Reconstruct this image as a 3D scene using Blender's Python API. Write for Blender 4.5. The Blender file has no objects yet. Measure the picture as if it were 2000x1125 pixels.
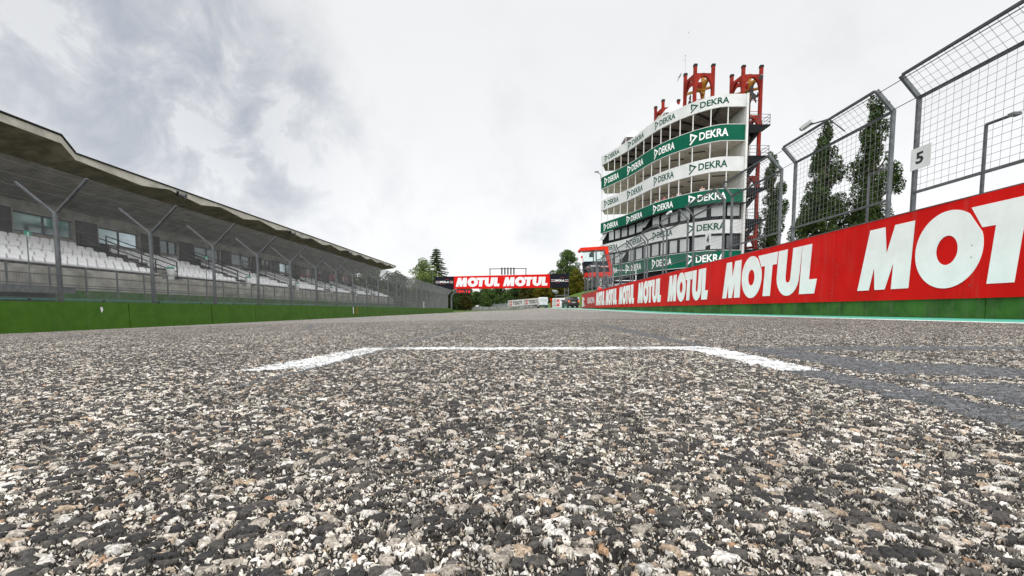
import bpy, bmesh, math, random
import numpy as np
from mathutils import Vector, Matrix, noise
random.seed(7); rng = np.random.default_rng(7)
sc = bpy.context.scene; COL = sc.collection
R = math.radians

# ------------------------------------------------------------------ camera
cam = bpy.data.objects.new('camera', bpy.data.cameras.new('camera')); COL.objects.link(cam)
cam.data.sensor_width = 36; cam.data.lens = 36*889/2000
cam.data.shift_y = (666.7-562.5)/2000*1.0
cam.data.clip_start = .02; cam.data.clip_end = 3000
cam.location = (0, 0, .16)
cam.rotation_euler = (R(90)-math.atan(62/889), 0, math.atan(8/889))
sc.camera = cam

# ------------------------------------------------------------------ nodes helper
def new_mat(name):
    m = bpy.data.materials.new(name); m.use_nodes = True
    return m, m.node_tree.nodes, m.node_tree.links
class NT:
    def __init__(s, tree): s.n = tree.nodes; s.l = tree.links
    def node(s, typ, **kw):
        n = s.n.new(typ)
        for k, v in kw.items():
            if k == 'inp':
                for a, b in v.items():
                    if isinstance(b, bpy.types.NodeSocket): s.l.new(b, n.inputs[a])
                    else: n.inputs[a].default_value = b
            else: setattr(n, k, v)
        return n
    def math(s, op, a, b=None, c=None, clamp=False):
        n = s.n.new('ShaderNodeMath'); n.operation = op; n.use_clamp = clamp
        for i, v in enumerate((a, b, c)):
            if v is None: continue
            if isinstance(v, bpy.types.NodeSocket): s.l.new(v, n.inputs[i])
            else: n.inputs[i].default_value = v
        return n.outputs[0]
    def mix(s, f, a, b):
        n = s.n.new('ShaderNodeMix'); n.data_type = 'RGBA'
        for i, v in ((0, f), (6, a), (7, b)):
            if isinstance(v, bpy.types.NodeSocket): s.l.new(v, n.inputs[i])
            else: n.inputs[i].default_value = v if i == 0 else (*v, 1) if len(v) == 3 else v
        return n.outputs[2]
    def ramp(s, f, stops, const=False):
        n = s.n.new('ShaderNodeValToRGB'); s.l.new(f, n.inputs[0])
        e = n.color_ramp.elements
        if const: n.color_ramp.interpolation = 'CONSTANT'
        while len(e) < len(stops): e.new(.5)
        for i, (p, c) in enumerate(stops): e[i].position = p; e[i].color = (*c, 1)
        return n.outputs[0]
    def smooth(s, v, a, b, lo=0., hi=1.):
        n = s.n.new('ShaderNodeMapRange'); n.interpolation_type = 'SMOOTHSTEP'
        s.l.new(v, n.inputs[0])
        for i, x in ((1, a), (2, b), (3, lo), (4, hi)):
            if isinstance(x, bpy.types.NodeSocket): s.l.new(x, n.inputs[i])
            else: n.inputs[i].default_value = x
        return n.outputs[0]

# ------------------------------------------------------------------ world: overcast
SKY_STR = 1.0
w = bpy.data.worlds.new('World'); sc.world = w; w.use_nodes = True
t = NT(w.node_tree); w.node_tree.nodes.clear()
out = t.node('ShaderNodeOutputWorld'); bg = t.node('ShaderNodeBackground')
t.l.new(bg.outputs[0], out.inputs[0])
co = t.node('ShaderNodeTexCoord').outputs['Generated']
nish = t.node('ShaderNodeTexSky', sky_type='NISHITA'); nish.sun_disc = False
nish.sun_elevation = R(55); nish.sun_rotation = R(200)
sep = t.node('ShaderNodeSeparateXYZ', inp={0: co})
zc = t.math('MAXIMUM', sep.outputs[2], 0.0)
den = t.math('ADD', zc, .22)
px = t.math('DIVIDE', sep.outputs[0], den); py = t.math('DIVIDE', sep.outputs[1], den)
comb = t.node('ShaderNodeCombineXYZ', inp={0: px, 1: py, 2: 0.0}).outputs[0]
cof = t.node('ShaderNodeVectorMath', operation='ADD', inp={0: co, 1: (9.1, 4.4, 1.3)}).outputs[0]
n1 = t.node('ShaderNodeTexNoise', inp={'Vector': cof, 'Scale': 4.6, 'Detail': 8.0, 'Roughness': .56, 'Distortion': .1}).outputs[0]
n2 = t.node('ShaderNodeTexNoise', inp={'Vector': comb, 'Scale': .9, 'Detail': 5.0, 'Roughness': .5}).outputs[0]
wob = t.node('ShaderNodeTexNoise', inp={'Vector': co, 'Scale': 3.0, 'Detail': 6.0, 'Roughness': .6}).outputs['Color']
wv = t.node('ShaderNodeVectorMath', operation='MULTIPLY_ADD', inp={0: wob, 1: (.26, .26, .26), 2: (-.13, -.13, -.13)}).outputs[0]
cdir = t.node('ShaderNodeVectorMath', operation='ADD', inp={0: co, 1: wv}).outputs[0]
def blob(u, v, r, s):
    # direction of a patch of cloud seen at azimuth/elevation, radius r (radians), strength s
    az = math.atan((u-1008)/889); el = math.atan((605-v)/math.hypot(889, u-1008))
    d = (math.sin(az)*math.cos(el), math.cos(az)*math.cos(el), math.sin(el))
    ds = t.node('ShaderNodeVectorMath', operation='DISTANCE', inp={0: cdir, 1: d}).outputs['Value']
    return t.smooth(ds, r*1.45, r*.05, 0., s)
bl = None
for u, v, r, s in ((335, 90, .16, .75), (450, 105, .10, .45), (120, 190, .36, .42), (330, 230, .22, .50), (520, 235, .16, .50), (600, 190, .11, .28), (480, 245, .10, .35), (545, 355, .09, .3), (250, 330, .12, .3),
                   (-150, 300, .5, .35), (40, 0, .14, .55), (640, 330, .14, .3), (480, 60, .11, .18), (1070, 425, .085, .38), (980, 330, .07, .16),
                   (700, 460, .25, .2), (1180, 330, .07, .1), (1650, 210, .14, .10), (1830, 120, .10, .08)):
    b = blob(u, v, r, s); bl = b if bl is None else t.math('ADD', bl, b)
n5 = t.node('ShaderNodeTexNoise', inp={'Vector': cof, 'Scale': 8.5, 'Detail': 9., 'Roughness': .6, 'Distortion': .35}).outputs[0]
nm = t.math('ADD', t.math('MULTIPLY_ADD', n1, 3.0, -1.1), t.math('MULTIPLY_ADD', n5, 5.0, -2.1)); nm = t.math('MAXIMUM', nm, .30)
cl = t.math('SUBTRACT', 1.0, t.math('EXPONENT', t.math('MULTIPLY', t.math('MULTIPLY', bl, -.66), nm)))
n3 = t.node('ShaderNodeTexNoise', inp={'Vector': co, 'Scale': 7., 'Detail': 7., 'Roughness': .55}).outputs[0]
gen = t.math('ADD', t.smooth(n2, .42, .75, 0, .08), t.smooth(n3, .48, .78, 0, .12))
cl = t.math('ADD', cl, gen, clamp=True)
elev = t.smooth(sep.outputs[2], .06, .55)
base = t.mix(elev, (1.0, 1.0, 1.0), (.87, .87, .865))
colr = t.mix(cl, base, (.37, .405, .47))
# overcast sky: brighter overhead and behind the camera
zen = t.smooth(sep.outputs[2], .52, .95, 1.0, 2.0)
beh = t.smooth(sep.outputs[1], .25, -.75, 1.0, 1.85)
zb = t.math('MULTIPLY', zen, beh)
vm = t.node('ShaderNodeVectorMath', operation='SCALE', inp={0: colr, 'Scale': zb}).outputs[0]
nsc = t.node('ShaderNodeVectorMath', operation='SCALE', inp={0: nish.outputs[0], 'Scale': .01}).outputs[0]
tot = t.node('ShaderNodeVectorMath', operation='ADD', inp={0: vm, 1: nsc}).outputs[0]
t.l.new(tot, bg.inputs[0]); bg.inputs[1].default_value = SKY_STR

# ------------------------------------------------------------------ sun (veiled by cloud)
sd = bpy.data.lights.new('sun', 'SUN'); so = bpy.data.objects.new('sun', sd); COL.objects.link(so)
sd.energy = 1.1; sd.angle = R(18); sd.color = (1, .97, .92)
so.rotation_euler = (R(38), R(0), R(-15))
sc.view_settings.view_transform = 'Standard'; sc.view_settings.look = 'None'
sc.view_settings.exposure = 0.0; sc.view_settings.gamma = 1
sc.cycles.max_bounces = 6; sc.cycles.diffuse_bounces = 3

# ------------------------------------------------------------------ materials
MATS = {}
def pm(name, color, rough=.6, metal=0., var=.12, scale=3., bump=0., bscale=40., spec=.5, color2=None, cscale=None, emit=None, det=6., streak=0.):
    m, n, l = new_mat(name); t = NT(m.node_tree); b = n['Principled BSDF']
    co = t.node('ShaderNodeTexCoord').outputs['Object']
    ns = t.node('ShaderNodeTexNoise', inp={'Vector': co, 'Scale': scale, 'Detail': det, 'Roughness': .6}).outputs[0]
    c2 = tuple(max(0, c*(1-2*var)) for c in color) if color2 is None else color2
    c1 = tuple(min(1, c*(1+var)) for c in color)
    c = t.mix(t.smooth(ns, .32, .68), c1, c2)
    if streak:
        mp = t.node('ShaderNodeMapping', inp={'Vector': co, 'Scale': (5, 5, .5)})
        s1 = t.node('ShaderNodeTexNoise', inp={'Vector': mp.outputs[0], 'Scale': 1.6, 'Detail': 8., 'Roughness': .7}).outputs[0]
        s2 = t.node('ShaderNodeTexNoise', inp={'Vector': co, 'Scale': 22., 'Detail': 4., 'Roughness': .8}).outputs[0]
        k = t.math('MULTIPLY', t.smooth(s1, .48, .72), streak); k2 = t.math('MULTIPLY', t.smooth(s2, .60, .72), streak*.7)
        c = t.mix(t.math('ADD', k, k2, clamp=True), c, (.16, .145, .12))
    l.new(c, b.inputs['Base Color'])
    b.inputs['Metallic'].default_value = metal; b.inputs['Specular IOR Level'].default_value = spec
    l.new(t.smooth(ns, .2, .8, max(0, rough-.08), min(1, rough+.08)), b.inputs['Roughness'])
    if bump:
        nb = t.node('ShaderNodeTexNoise', inp={'Vector': co, 'Scale': bscale, 'Detail': 5.}).outputs[0]
        bp = t.node('ShaderNodeBump', inp={'Height': nb, 'Distance': bump, 'Strength': .7})
        l.new(bp.outputs[0], b.inputs['Normal'])
    if emit:
        b.inputs['Emission Color'].default_value = (*emit[:3], 1); b.inputs['Emission Strength'].default_value = emit[3]
    MATS[name] = m
    return m
GREEN = pm('green_paint', (.052, .132, .012), .6, spec=.15, var=.07, scale=2.6, streak=.13, bump=.004, bscale=9)
pm('green_paint_worn', (.05, .135, .022), .65, spec=.15, streak=.45, var=.2, scale=2.5, color2=(.032, .085, .018), bump=.004, bscale=30)
pm('red_board', (.66, .006, .004), .6, spec=.12, streak=.16, var=.06, scale=1.3)
pm('red_board_faded', (.48, .022, .018), .5, spec=.25, var=.08, scale=1.3)
pm('white_letter', (.92, .925, .92), .6, spec=.15, streak=.05, var=.03, scale=3)
pm('dekra_white', (.66, .67, .67), .5, streak=.10, var=.05, scale=.6)
pm('dekra_green', (.001, .105, .060), .6, spec=.12, var=.05, scale=.8)
pm('letter_green', (.002, .075, .045), .6, spec=.12, var=.03)
pm('galv', (.13, .14, .148), .55, .25, var=.16, scale=8, bump=.001, bscale=60)
pm('galv_post', (.085, .095, .105), .6, .2, var=.2, scale=6, bump=.001, bscale=60)
pm('galv_dark', (.07, .075, .08), .5, .3, var=.15, scale=8)
pm('wire', (.20, .205, .21), .5, .5, var=.1)
pm('wire_light', (.16, .17, .18), .5, .4, var=.1)
pm('turquoise', (.05, .42, .30), .6, var=.15, scale=6, color2=(.09, .38, .29))
pm('line_white', (.74, .76, .76), .6, var=.1, scale=9)
pm('teal_pipe', (.01, .22, .16), .4, var=.1)
pm('concrete', (.36, .345, .31), .8, var=.2, scale=1.4, bump=.006, bscale=14)
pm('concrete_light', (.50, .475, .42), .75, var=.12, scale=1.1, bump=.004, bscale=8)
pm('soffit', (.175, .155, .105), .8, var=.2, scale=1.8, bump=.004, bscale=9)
pm('roof_edge', (.02, .022, .02), .7, spec=.2)
pm('seat_white', (.86, .86, .87), .4, var=.05, scale=1.1)
pm('dark', (.018, .018, .018), .7)
pm('dark_door', (.022, .017, .016), .5)
pm('black_steel', (.008, .009, .011), .6, spec=.15)
pm('bin_white', (.65, .66, .66), .4)
pm('sign_green', (.01, .35, .22), .4)
pm('white_paint', (.70, .70, .69), .55, var=.06, scale=.7)
pm('brown_wall', (.46, .42, .37), .7, var=.2)
pm('ceiling_grey', (.74, .69, .62), .8, var=.1, scale=.8)
pm('ceiling_dark', (.22, .19, .165), .8, var=.15, scale=.8)
pm('tower_red', (.27, .022, .012), .7, spec=.15, var=.14, scale=1.2)
pm('tower_yellow', (.38, .17, .005), .6, var=.1)
pm('tent_white', (.78, .77, .80), .6, var=.04)
pm('tent_skin', (.62, .50, .42), .6)
pm('cab_red', (.70, .022, .005), .5, spec=.2)
pm('panel_black', (.010, .010, .018), .6, spec=.12, var=.15, scale=2)
pm('sponsor_grey', (.80, .80, .84), .4, var=.03)
pm('logo_red', (.30, .01, .02), .5)
pm('ink', (.012, .012, .014), .5)
pm('board_white', (.72, .73, .73), .5, var=.05)
pm('plus_red', (.60, .02, .015), .5)
pm('led', (.5, 0, 0), .5, emit=(1, .01, .008, 1.0))
pm('tail_light', (.6, .02, .01), .2, emit=(1, .12, .03, 1.6))
pm('red_lamp', (.7, .01, .01), .2, emit=(1, .01, .02, 1.5))
pm('van_white', (.62, .63, .64), .3, var=.03)
pm('suv_paint', (.085, .08, .075), .28, .3, var=.04)
pm('rubber', (.012, .012, .012), .8)
pm('rim', (.35, .36, .37), .35, .8)
pm('car_glass', (.02, .028, .03), .08, spec=.8)
pm('plate', (.7, .7, .68), .5)
pm('bark', (.07, .05, .035), .9, var=.3, scale=6, bump=.02, bscale=8)
pm('tyre_wall', (.42, .43, .44), .8, var=.1, scale=2.2, color2=(.10, .10, .10), det=9)
pm('rail_grey', (.30, .33, .34), .5, .3)
pm('cloth_white', (.75, .76, .8), .8); pm('cloth_pink', (.55, .05, .22), .8); pm('cloth_dark', (.03, .03, .05), .8)
pm('skin', (.45, .24, .16), .6); pm('hair', (.03, .02, .015), .7)
pm('kerb_red', (.5, .03, .02), .6)
pm('soil', (.09, .075, .05), .9, var=.3, scale=1)
def glass(name, col, rough=.06, metal=.0):
    m = pm(name, col, rough, metal, var=.06, scale=.5, spec=.9); return m
glass('window_glass', (.10, .125, .13), .07, .55)
glass('window_sky_tint', (.50, .60, .64), .08, .85)  # pale blue base colour imitates sky reflected in the brighter panes
glass('window_blind', (.46, .48, .48), .25, .1)
glass('window_dark', (.05, .055, .06), .1, .2)

# clear glass for the cabin
m, n, l = new_mat('clear_glass'); b = n['Principled BSDF']
b.inputs['Base Color'].default_value = (.75, .88, .85, 1); b.inputs['Roughness'].default_value = .03; b.inputs['Transmission Weight'].default_value = .95; b.inputs['IOR'].default_value = 1.05
MATS['clear_glass'] = m

def leaf_mat(name, c1, c2, c3):
    m, n, l = new_mat(name); t = NT(m.node_tree); b = n['Principled BSDF']
    co = t.node('ShaderNodeTexCoord').outputs['Object']
    a = t.node('ShaderNodeTexNoise', inp={'Vector': co, 'Scale': 1.3, 'Detail': 3.}).outputs[0]
    g = t.node('ShaderNodeTexNoise', inp={'Vector': co, 'Scale': 14., 'Detail': 1.}).outputs[0]
    c = t.mix(t.smooth(a, .38, .62), c1, c2); c = t.mix(t.smooth(g, .5, .7), c, c3)
    l.new(c, b.inputs['Base Color']); b.inputs['Roughness'].default_value = .6
    b.inputs['Specular IOR Level'].default_value = .08
    MATS[name] = m
leaf_mat('leaf_dark', (.022, .044, .012), (.04, .07, .018), (.10, .13, .045))
leaf_mat('leaf_mid', (.045, .085, .022), (.075, .125, .03), (.12, .17, .05))
leaf_mat('leaf_light', (.10, .15, .04), (.14, .20, .055), (.2, .25, .08))
leaf_mat('leaf_yellow', (.10, .10, .012), (.16, .13, .012), (.05, .07, .015))
leaf_mat('leaf_conifer', (.045, .075, .028), (.055, .09, .032), (.09, .12, .04))
leaf_mat('leaf_rust', (.045, .045, .012), (.06, .065, .014), (.10, .085, .02))
leaf_mat('grass_mat', (.05, .105, .012), (.07, .125, .02), (.11, .14, .03))

# ---- asphalt with exposed aggregate
def asphalt(name, real_disp, mode='road'):
    m, n, l = new_mat(name); t = NT(m.node_tree); b = n['Principled BSDF']
    co = t.node('ShaderNodeTexCoord').outputs['Object']
    wn = t.node('ShaderNodeTexNoise', inp={'Vector': co, 'Scale': 170., 'Detail': 3.}).outputs['Color']
    off = t.node('ShaderNodeVectorMath', operation='MULTIPLY_ADD', inp={0: wn, 1: (.0056, .0056, 0), 2: (-.0028, -.0028, 0)}).outputs[0]
    p = t.node('ShaderNodeVectorMath', operation='ADD', inp={0: co, 1: off}).outputs[0]
    def vor(scale, feat, pp=p):
        return t.node('ShaderNodeTexVoronoi', voronoi_dimensions='2D', feature=feat, inp={'Vector': pp, 'Scale': scale, 'Randomness': 1.})
    def layer(sc_, th0, th1, keep, shift):
        pp = t.node('ShaderNodeVectorMath', operation='ADD', inp={0: p, 1: (shift, shift*1.7, 0)}).outputs[0]
        f = vor(sc_, 'F1', pp); e = vor(sc_, 'DISTANCE_TO_EDGE', pp)
        s = t.node('ShaderNodeSeparateColor', inp={0: f.outputs['Color']})
        mask = t.smooth(e.outputs['Distance'], th0, th1)
        if keep < 1:
            mask = t.math('MULTIPLY', mask, t.math('LESS_THAN', s.outputs[0], keep))
        return mask, s, e.outputs['Distance']
    mB, sB, eB = layer(92., .03, .085, .31, 0.)
    mM, sM, eM = layer(172., .04, .11, .38, 3.1)
    mS, sS, eS = layer(400., .05, .20, .78, 7.3)
    pal_dark = [(0, (.034, .034, .035)), (.25, (.052, .050, .049)), (.50, (.072, .068, .064)), (.66, (.12, .11, .10)), (.72, (.36, .33, .29)), (.80, (.52, .48, .43)), (.90, (.40, .32, .24)), (.94, (.58, .57, .55))]
    pal_mid = [(0, (.05, .047, .045)), (.30, (.13, .12, .11)), (.45, (.36, .33, .29)), (.50, (.56, .53, .48)), (.68, (.46, .37, .29)), (.76, (.72, .70, .67)), (.975, (.34, .22, .14))]
    pal_small = [(0, (.06, .055, .05)), (.30, (.36, .33, .29)), (.46, (.58, .55, .50)), (.62, (.72, .69, .64)), (.86, (.46, .38, .29)), (.94, (.20, .19, .18))]
    cB = t.ramp(sB.outputs[1], pal_dark, True); cM = t.ramp(sM.outputs[1], pal_mid, True); cS = t.ramp(sS.outputs[1], pal_small, True)
    gn = t.node('ShaderNodeTexNoise', inp={'Vector': co, 'Scale': 420., 'Detail': 3., 'Roughness': .7}).outputs[0]
    gv = t.node('ShaderNodeTexVoronoi', voronoi_dimensions='2D', feature='F1', inp={'Vector': co, 'Scale': 620., 'Randomness': 1.})
    gr_ = t.node('ShaderNodeSeparateColor', inp={0: gv.outputs['Color']}).outputs[0]
    gm = t.math('MULTIPLY', t.smooth(gn, .3, .7, .72, 1.2), t.smooth(gr_, 0., 1., .60, 1.25))
    col = t.mix(mS, (.014, .012, .010), cS)
    col = t.mix(mM, col, cM); col = t.mix(mB, col, cB)
    col = t.node('ShaderNodeVectorMath', operation='SCALE', inp={0: col, 'Scale': gm}).outputs[0]
    # wide tonal drift of the surface, rubber and dust
    big = t.node('ShaderNodeTexNoise', inp={'Vector': co, 'Scale': .9, 'Detail': 5.}).outputs[0]
    col = t.node('ShaderNodeVectorMath', operation='SCALE', inp={0: col, 'Scale': t.smooth(big, .3, .7, .88, 1.10)}).outputs[0]
    clus = t.node('ShaderNodeTexNoise', inp={'Vector': co, 'Scale': 9., 'Detail': 4., 'Roughness': .6}).outputs[0]
    col = t.node('ShaderNodeVectorMath', operation='SCALE', inp={0: col, 'Scale': t.smooth(clus, .34, .66, .70, 1.16)}).outputs[0]
    col = t.node('ShaderNodeVectorMath', operation='MULTIPLY', inp={0: col, 1: (1.05, 1.012, .965)}).outputs[0]
    # heights (metres)
    def h(mask, lo, rnd, amt): return t.math('MULTIPLY', mask, t.math('MULTIPLY_ADD', rnd, amt, lo))
    hS = h(mS, .0010, sS.outputs[2], .0016); hM = h(mM, .0020, sM.outputs[2], .0016); hB = h(mB, .0026, sB.outputs[2], .0015)
    dome = t.math('MULTIPLY', t.math('MULTIPLY', t.smooth(eB, .1, .45), mB), .0007)
    H = t.math('MAXIMUM', t.math('MAXIMUM', hS, hM), t.math('ADD', hB, dome))
    und = t.node('ShaderNodeTexNoise', inp={'Vector': co, 'Scale': 26., 'Detail': 3.}).outputs[0]
    pit = t.smooth(und, .39, .29, 0., -.0052)
    H = t.math('ADD', H, t.math('ADD', t.math('MULTIPLY', und, .0034), pit))
    H = t.math('ADD', H, t.math('MULTIPLY', gn, .00045))
    rough = .52
    if mode == 'paint':
        wear = t.node('ShaderNodeTexNoise', inp={'Vector': co, 'Scale': 7., 'Detail': 4.}).outputs[0]
        sx = t.node('ShaderNodeSeparateXYZ', inp={0: co}).outputs[0]
        thin = t.smooth(sx, -.60, -.48, .0016, 0.)     # the left leg of the box is thinner and worn
        lvl = t.math('ADD', t.smooth(wear, .35, .75, .0018, .0036), thin)
        pmk = t.smooth(t.math('SUBTRACT', H, lvl), -.0012, .0002)
        col = t.mix(pmk, col, t.mix(t.smooth(wear, .4, .7), (.74, .75, .75), (.55, .55, .54))); H = t.math('ADD', t.math('MULTIPLY', H, .72), .0012)
    if mode == 'seal':
        wear = t.node('ShaderNodeTexNoise', inp={'Vector': co, 'Scale': 16., 'Detail': 8., 'Roughness': .78}).outputs[0]
        sm = t.smooth(wear, .58, .66)
        sc2 = t.mix(t.smooth(gn, .35, .65), (.075, .078, .084), (.14, .143, .150))
        sc2 = t.node('ShaderNodeVectorMath', operation='SCALE', inp={0: sc2, 'Scale': t.smooth(H, .002, .006, .55, 1.25)}).outputs[0]
        col = t.mix(sm, sc2, col)
        H2 = t.math('ADD', t.math('MULTIPLY', H, .5), .0024)
        mx = t.node('ShaderNodeMix'); mx.data_type = 'FLOAT'
        l.new(sm, mx.inputs[0]); l.new(H2, mx.inputs[2]); l.new(H, mx.inputs[3]); H = mx.outputs[0]
        rough = .5
    l.new(col, b.inputs['Base Color']); b.inputs['Roughness'].default_value = rough if not real_disp else .66; b.inputs['Specular IOR Level'].default_value = .28 if real_disp else .5
    if real_disp:
        d = t.node('ShaderNodeDisplacement', inp={'Height': H, 'Midlevel': .004, 'Scale': 1.25})
        l.new(d.outputs[0], n['Material Output'].inputs['Displacement']); m.displacement_method = 'BOTH'
    else:
        bp = t.node('ShaderNodeBump', inp={'Height': H, 'Distance': 1., 'Strength': .9}); l.new(bp.outputs[0], b.inputs['Normal'])
    MATS[name] = m
asphalt('asphalt_near', True); asphalt('asphalt_far', False)
asphalt('paint_near', True, 'paint'); asphalt('seal_near', True, 'seal'); asphalt('seal_far', False, 'seal')

# ------------------------------------------------------------------ mesh helpers
class MB:
    def __init__(s): s.v = []; s.f = []; s.m = []; s.cur = 0
    def add(s, vs, fs):
        o = len(s.v); s.v += [tuple(p) for p in vs]; s.f += [tuple(i+o for i in f) for f in fs]; s.m += [s.cur]*len(fs); return s
    def box(s, x0, x1, y0, y1, z0, z1):
        return s.hexa([(x0, y0, z0), (x1, y0, z0), (x1, y1, z0), (x0, y1, z0), (x0, y0, z1), (x1, y0, z1), (x1, y1, z1), (x0, y1, z1)])
    def hexa(s, p):
        return s.add(p, [(0, 3, 2, 1), (4, 5, 6, 7), (0, 1, 5, 4), (1, 2, 6, 5), (2, 3, 7, 6), (3, 0, 4, 7)])
    def bar(s, a, b, w, h=None, up=(0, 0, 1)):
        a = Vector(a); b = Vector(b); h = h or w; d = (b-a).normalized(); u = Vector(up)
        if abs(d.dot(u)) > .98: u = Vector((0, 1, 0))
        r = d.cross(u).normalized()*(w/2); q = r.cross(d).normalized()*(h/2)
        return s.hexa([a-r-q, a+r-q, a+r+q, a-r+q, b-r-q, b+r-q, b+r+q, b-r+q]) if False else s.add(
            [a-r-q, a+r-q, a+r+q, a-r+q, b-r-q, b+r-q, b+r+q, b-r+q], [(0, 1, 2, 3), (7, 6, 5, 4), (0, 4, 5, 1), (1, 5, 6, 2), (2, 6, 7, 3), (3, 7, 4, 0)])
    def tube(s, a, b, r, n=3, r2=None, cap=False):
        a = Vector(a); b = Vector(b); d = (b-a).normalized(); u = Vector((0, 0, 1)) if abs(d.z) < .9 else Vector((1, 0, 0))
        p = d.cross(u).normalized(); q = d.cross(p); r2 = r if r2 is None else r2
        vs = [c+(p*math.cos(k*2*math.pi/n)+q*math.sin(k*2*math.pi/n))*rr for c, rr in ((a, r), (b, r2)) for k in range(n)]
        fs = [(k, (k+1) % n, n+(k+1) % n, n+k) for k in range(n)]
        if cap: fs += [tuple(range(n))[::-1], tuple(range(n, 2*n))]
        return s.add(vs, fs)
    def lathe(s, c, prof, n=12):
        o = []; fs = []
        for (r, z) in prof:
            for k in range(n): a = 2*math.pi*k/n; o.append((c[0]+r*math.cos(a), c[1]+r*math.sin(a), c[2]+z))
        for i in range(len(prof)-1):
            for k in range(n): fs.append((i*n+k, i*n+(k+1) % n, (i+1)*n+(k+1) % n, (i+1)*n+k))
        fs.append(tuple(range(n))[::-1]); fs.append(tuple(range((len(prof)-1)*n, len(prof)*n)))
        return s.add(o, fs)
    def build(s, name, mat, parent=None, smooth=False):
        me = bpy.data.meshes.new(name); me.from_pydata(s.v, [], s.f)
        for mm in (mat if isinstance(mat, (list, tuple)) else [mat]): me.materials.append(MATS[mm])
        if isinstance(mat, (list, tuple)): me.polygons.foreach_set('material_index', s.m)
        if smooth: me.polygons.foreach_set('use_smooth', [True]*len(me.polygons))
        me.update()
        o = bpy.data.objects.new(name, me); COL.objects.link(o)
        if parent is not None: put(o, parent)
        return o
def put(o, parent):
    # world-space geometry parented without moving
    o.parent = parent
    top = parent; off = Vector(parent['_w']) if '_w' in parent else Vector((0, 0, 0))
    own = Vector(o['_w']) if '_w' in o else Vector((0, 0, 0))
    o.location = own-off
    return o
def thing(name, label, cat, loc=(0, 0, 0), group=None):
    o = bpy.data.objects.new(name, None); COL.objects.link(o); o.location = loc; o['_w'] = tuple(loc)
    o.empty_display_size = .2
    o['label'] = label; o['category'] = cat
    if group: o['group'] = group
    return o
def tag(o, label, cat, group=None):
    o['label'] = label; o['category'] = cat
    if group: o['group'] = group
    return o
def struct(o): o['kind'] = 'structure'; return o
def copy_tree(o, parent=None):
    c = o.copy(); COL.objects.link(c)
    if parent is not None: c.parent = parent
    for ch in list(o.children): copy_tree(ch, c)
    return c

# 2-D outlines -> filled, slightly thick mesh data mapped by f(x, y, z)
def outline_data(loops, thick=.004):
    cu = bpy.data.curves.new('tmp', 'CURVE'); cu.dimensions = '2D'; cu.fill_mode = 'BOTH'; cu.extrude = thick/2
    for lp in loops:
        sp = cu.splines.new('POLY'); sp.points.add(len(lp)-1)
        for i, (x, y) in enumerate(lp): sp.points[i].co = (x, y, 0, 1)
        sp.use_cyclic_u = True
    o = bpy.data.objects.new('tmp', cu); COL.objects.link(o)
    me = bpy.data.meshes.new_from_object(o.evaluated_get(bpy.context.evaluated_depsgraph_get()))
    bpy.data.objects.remove(o); bpy.data.curves.remove(cu)
    r = ([tuple(v.co) for v in me.vertices], [tuple(p.vertices) for p in me.polygons]); bpy.data.meshes.remove(me)
    return r
_tc = {}
def font_data(txt, bold=0., thick=.004):
    k = (txt, bold, thick)
    if k in _tc: return _tc[k]
    cu = bpy.data.curves.new('tmp', 'FONT'); cu.body = txt; cu.size = 1; cu.offset = bold; cu.extrude = thick/2; cu.resolution_u = 3
    o = bpy.data.objects.new('tmp', cu); COL.objects.link(o)
    me = bpy.data.meshes.new_from_object(o.evaluated_get(bpy.context.evaluated_depsgraph_get()))
    bpy.data.objects.remove(o); bpy.data.curves.remove(cu)
    v = np.array([tuple(x.co) for x in me.vertices]); f = [tuple(p.vertices) for p in me.polygons]; bpy.data.meshes.remove(me)
    mn = v.min(0); mx = v.max(0); v[:, 0] = (v[:, 0]-mn[0])/(mx[0]-mn[0]); v[:, 1] = (v[:, 1]-mn[1])/(mx[1]-mn[1])
    _tc[k] = ([tuple(x) for x in v], f); return _tc[k]     # unit box
def mapped(mb, data, f):
    mb.add([f(*v) for v in data[0]], data[1])
def ell(cx, cy, rx, ry, n=40, a0=0, a1=360):
    return [(cx+rx*math.cos(R(a0+(a1-a0)*k/n)), cy+ry*math.sin(R(a0+(a1-a0)*k/n))) for k in range(n if a1-a0 == 360 else n+1)]
def stroke(pts, w):
    # closed outline of an open polyline with mitred corners
    P = [Vector(p) for p in pts]; L = []; Rr = []
    for i, p in enumerate(P):
        d0 = (P[i]-P[i-1]).normalized() if i else (P[1]-P[0]).normalized()
        d1 = (P[i+1]-P[i]).normalized() if i < len(P)-1 else d0
        n0 = Vector((-d0.y, d0.x)); n1 = Vector((-d1.y, d1.x)); b = (n0+n1).normalized(); k = w/2/max(.35, b.dot(n0))
        L.append(tuple(p+b*k)); Rr.append(tuple(p-b*k))
    return L+Rr[::-1]
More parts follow.
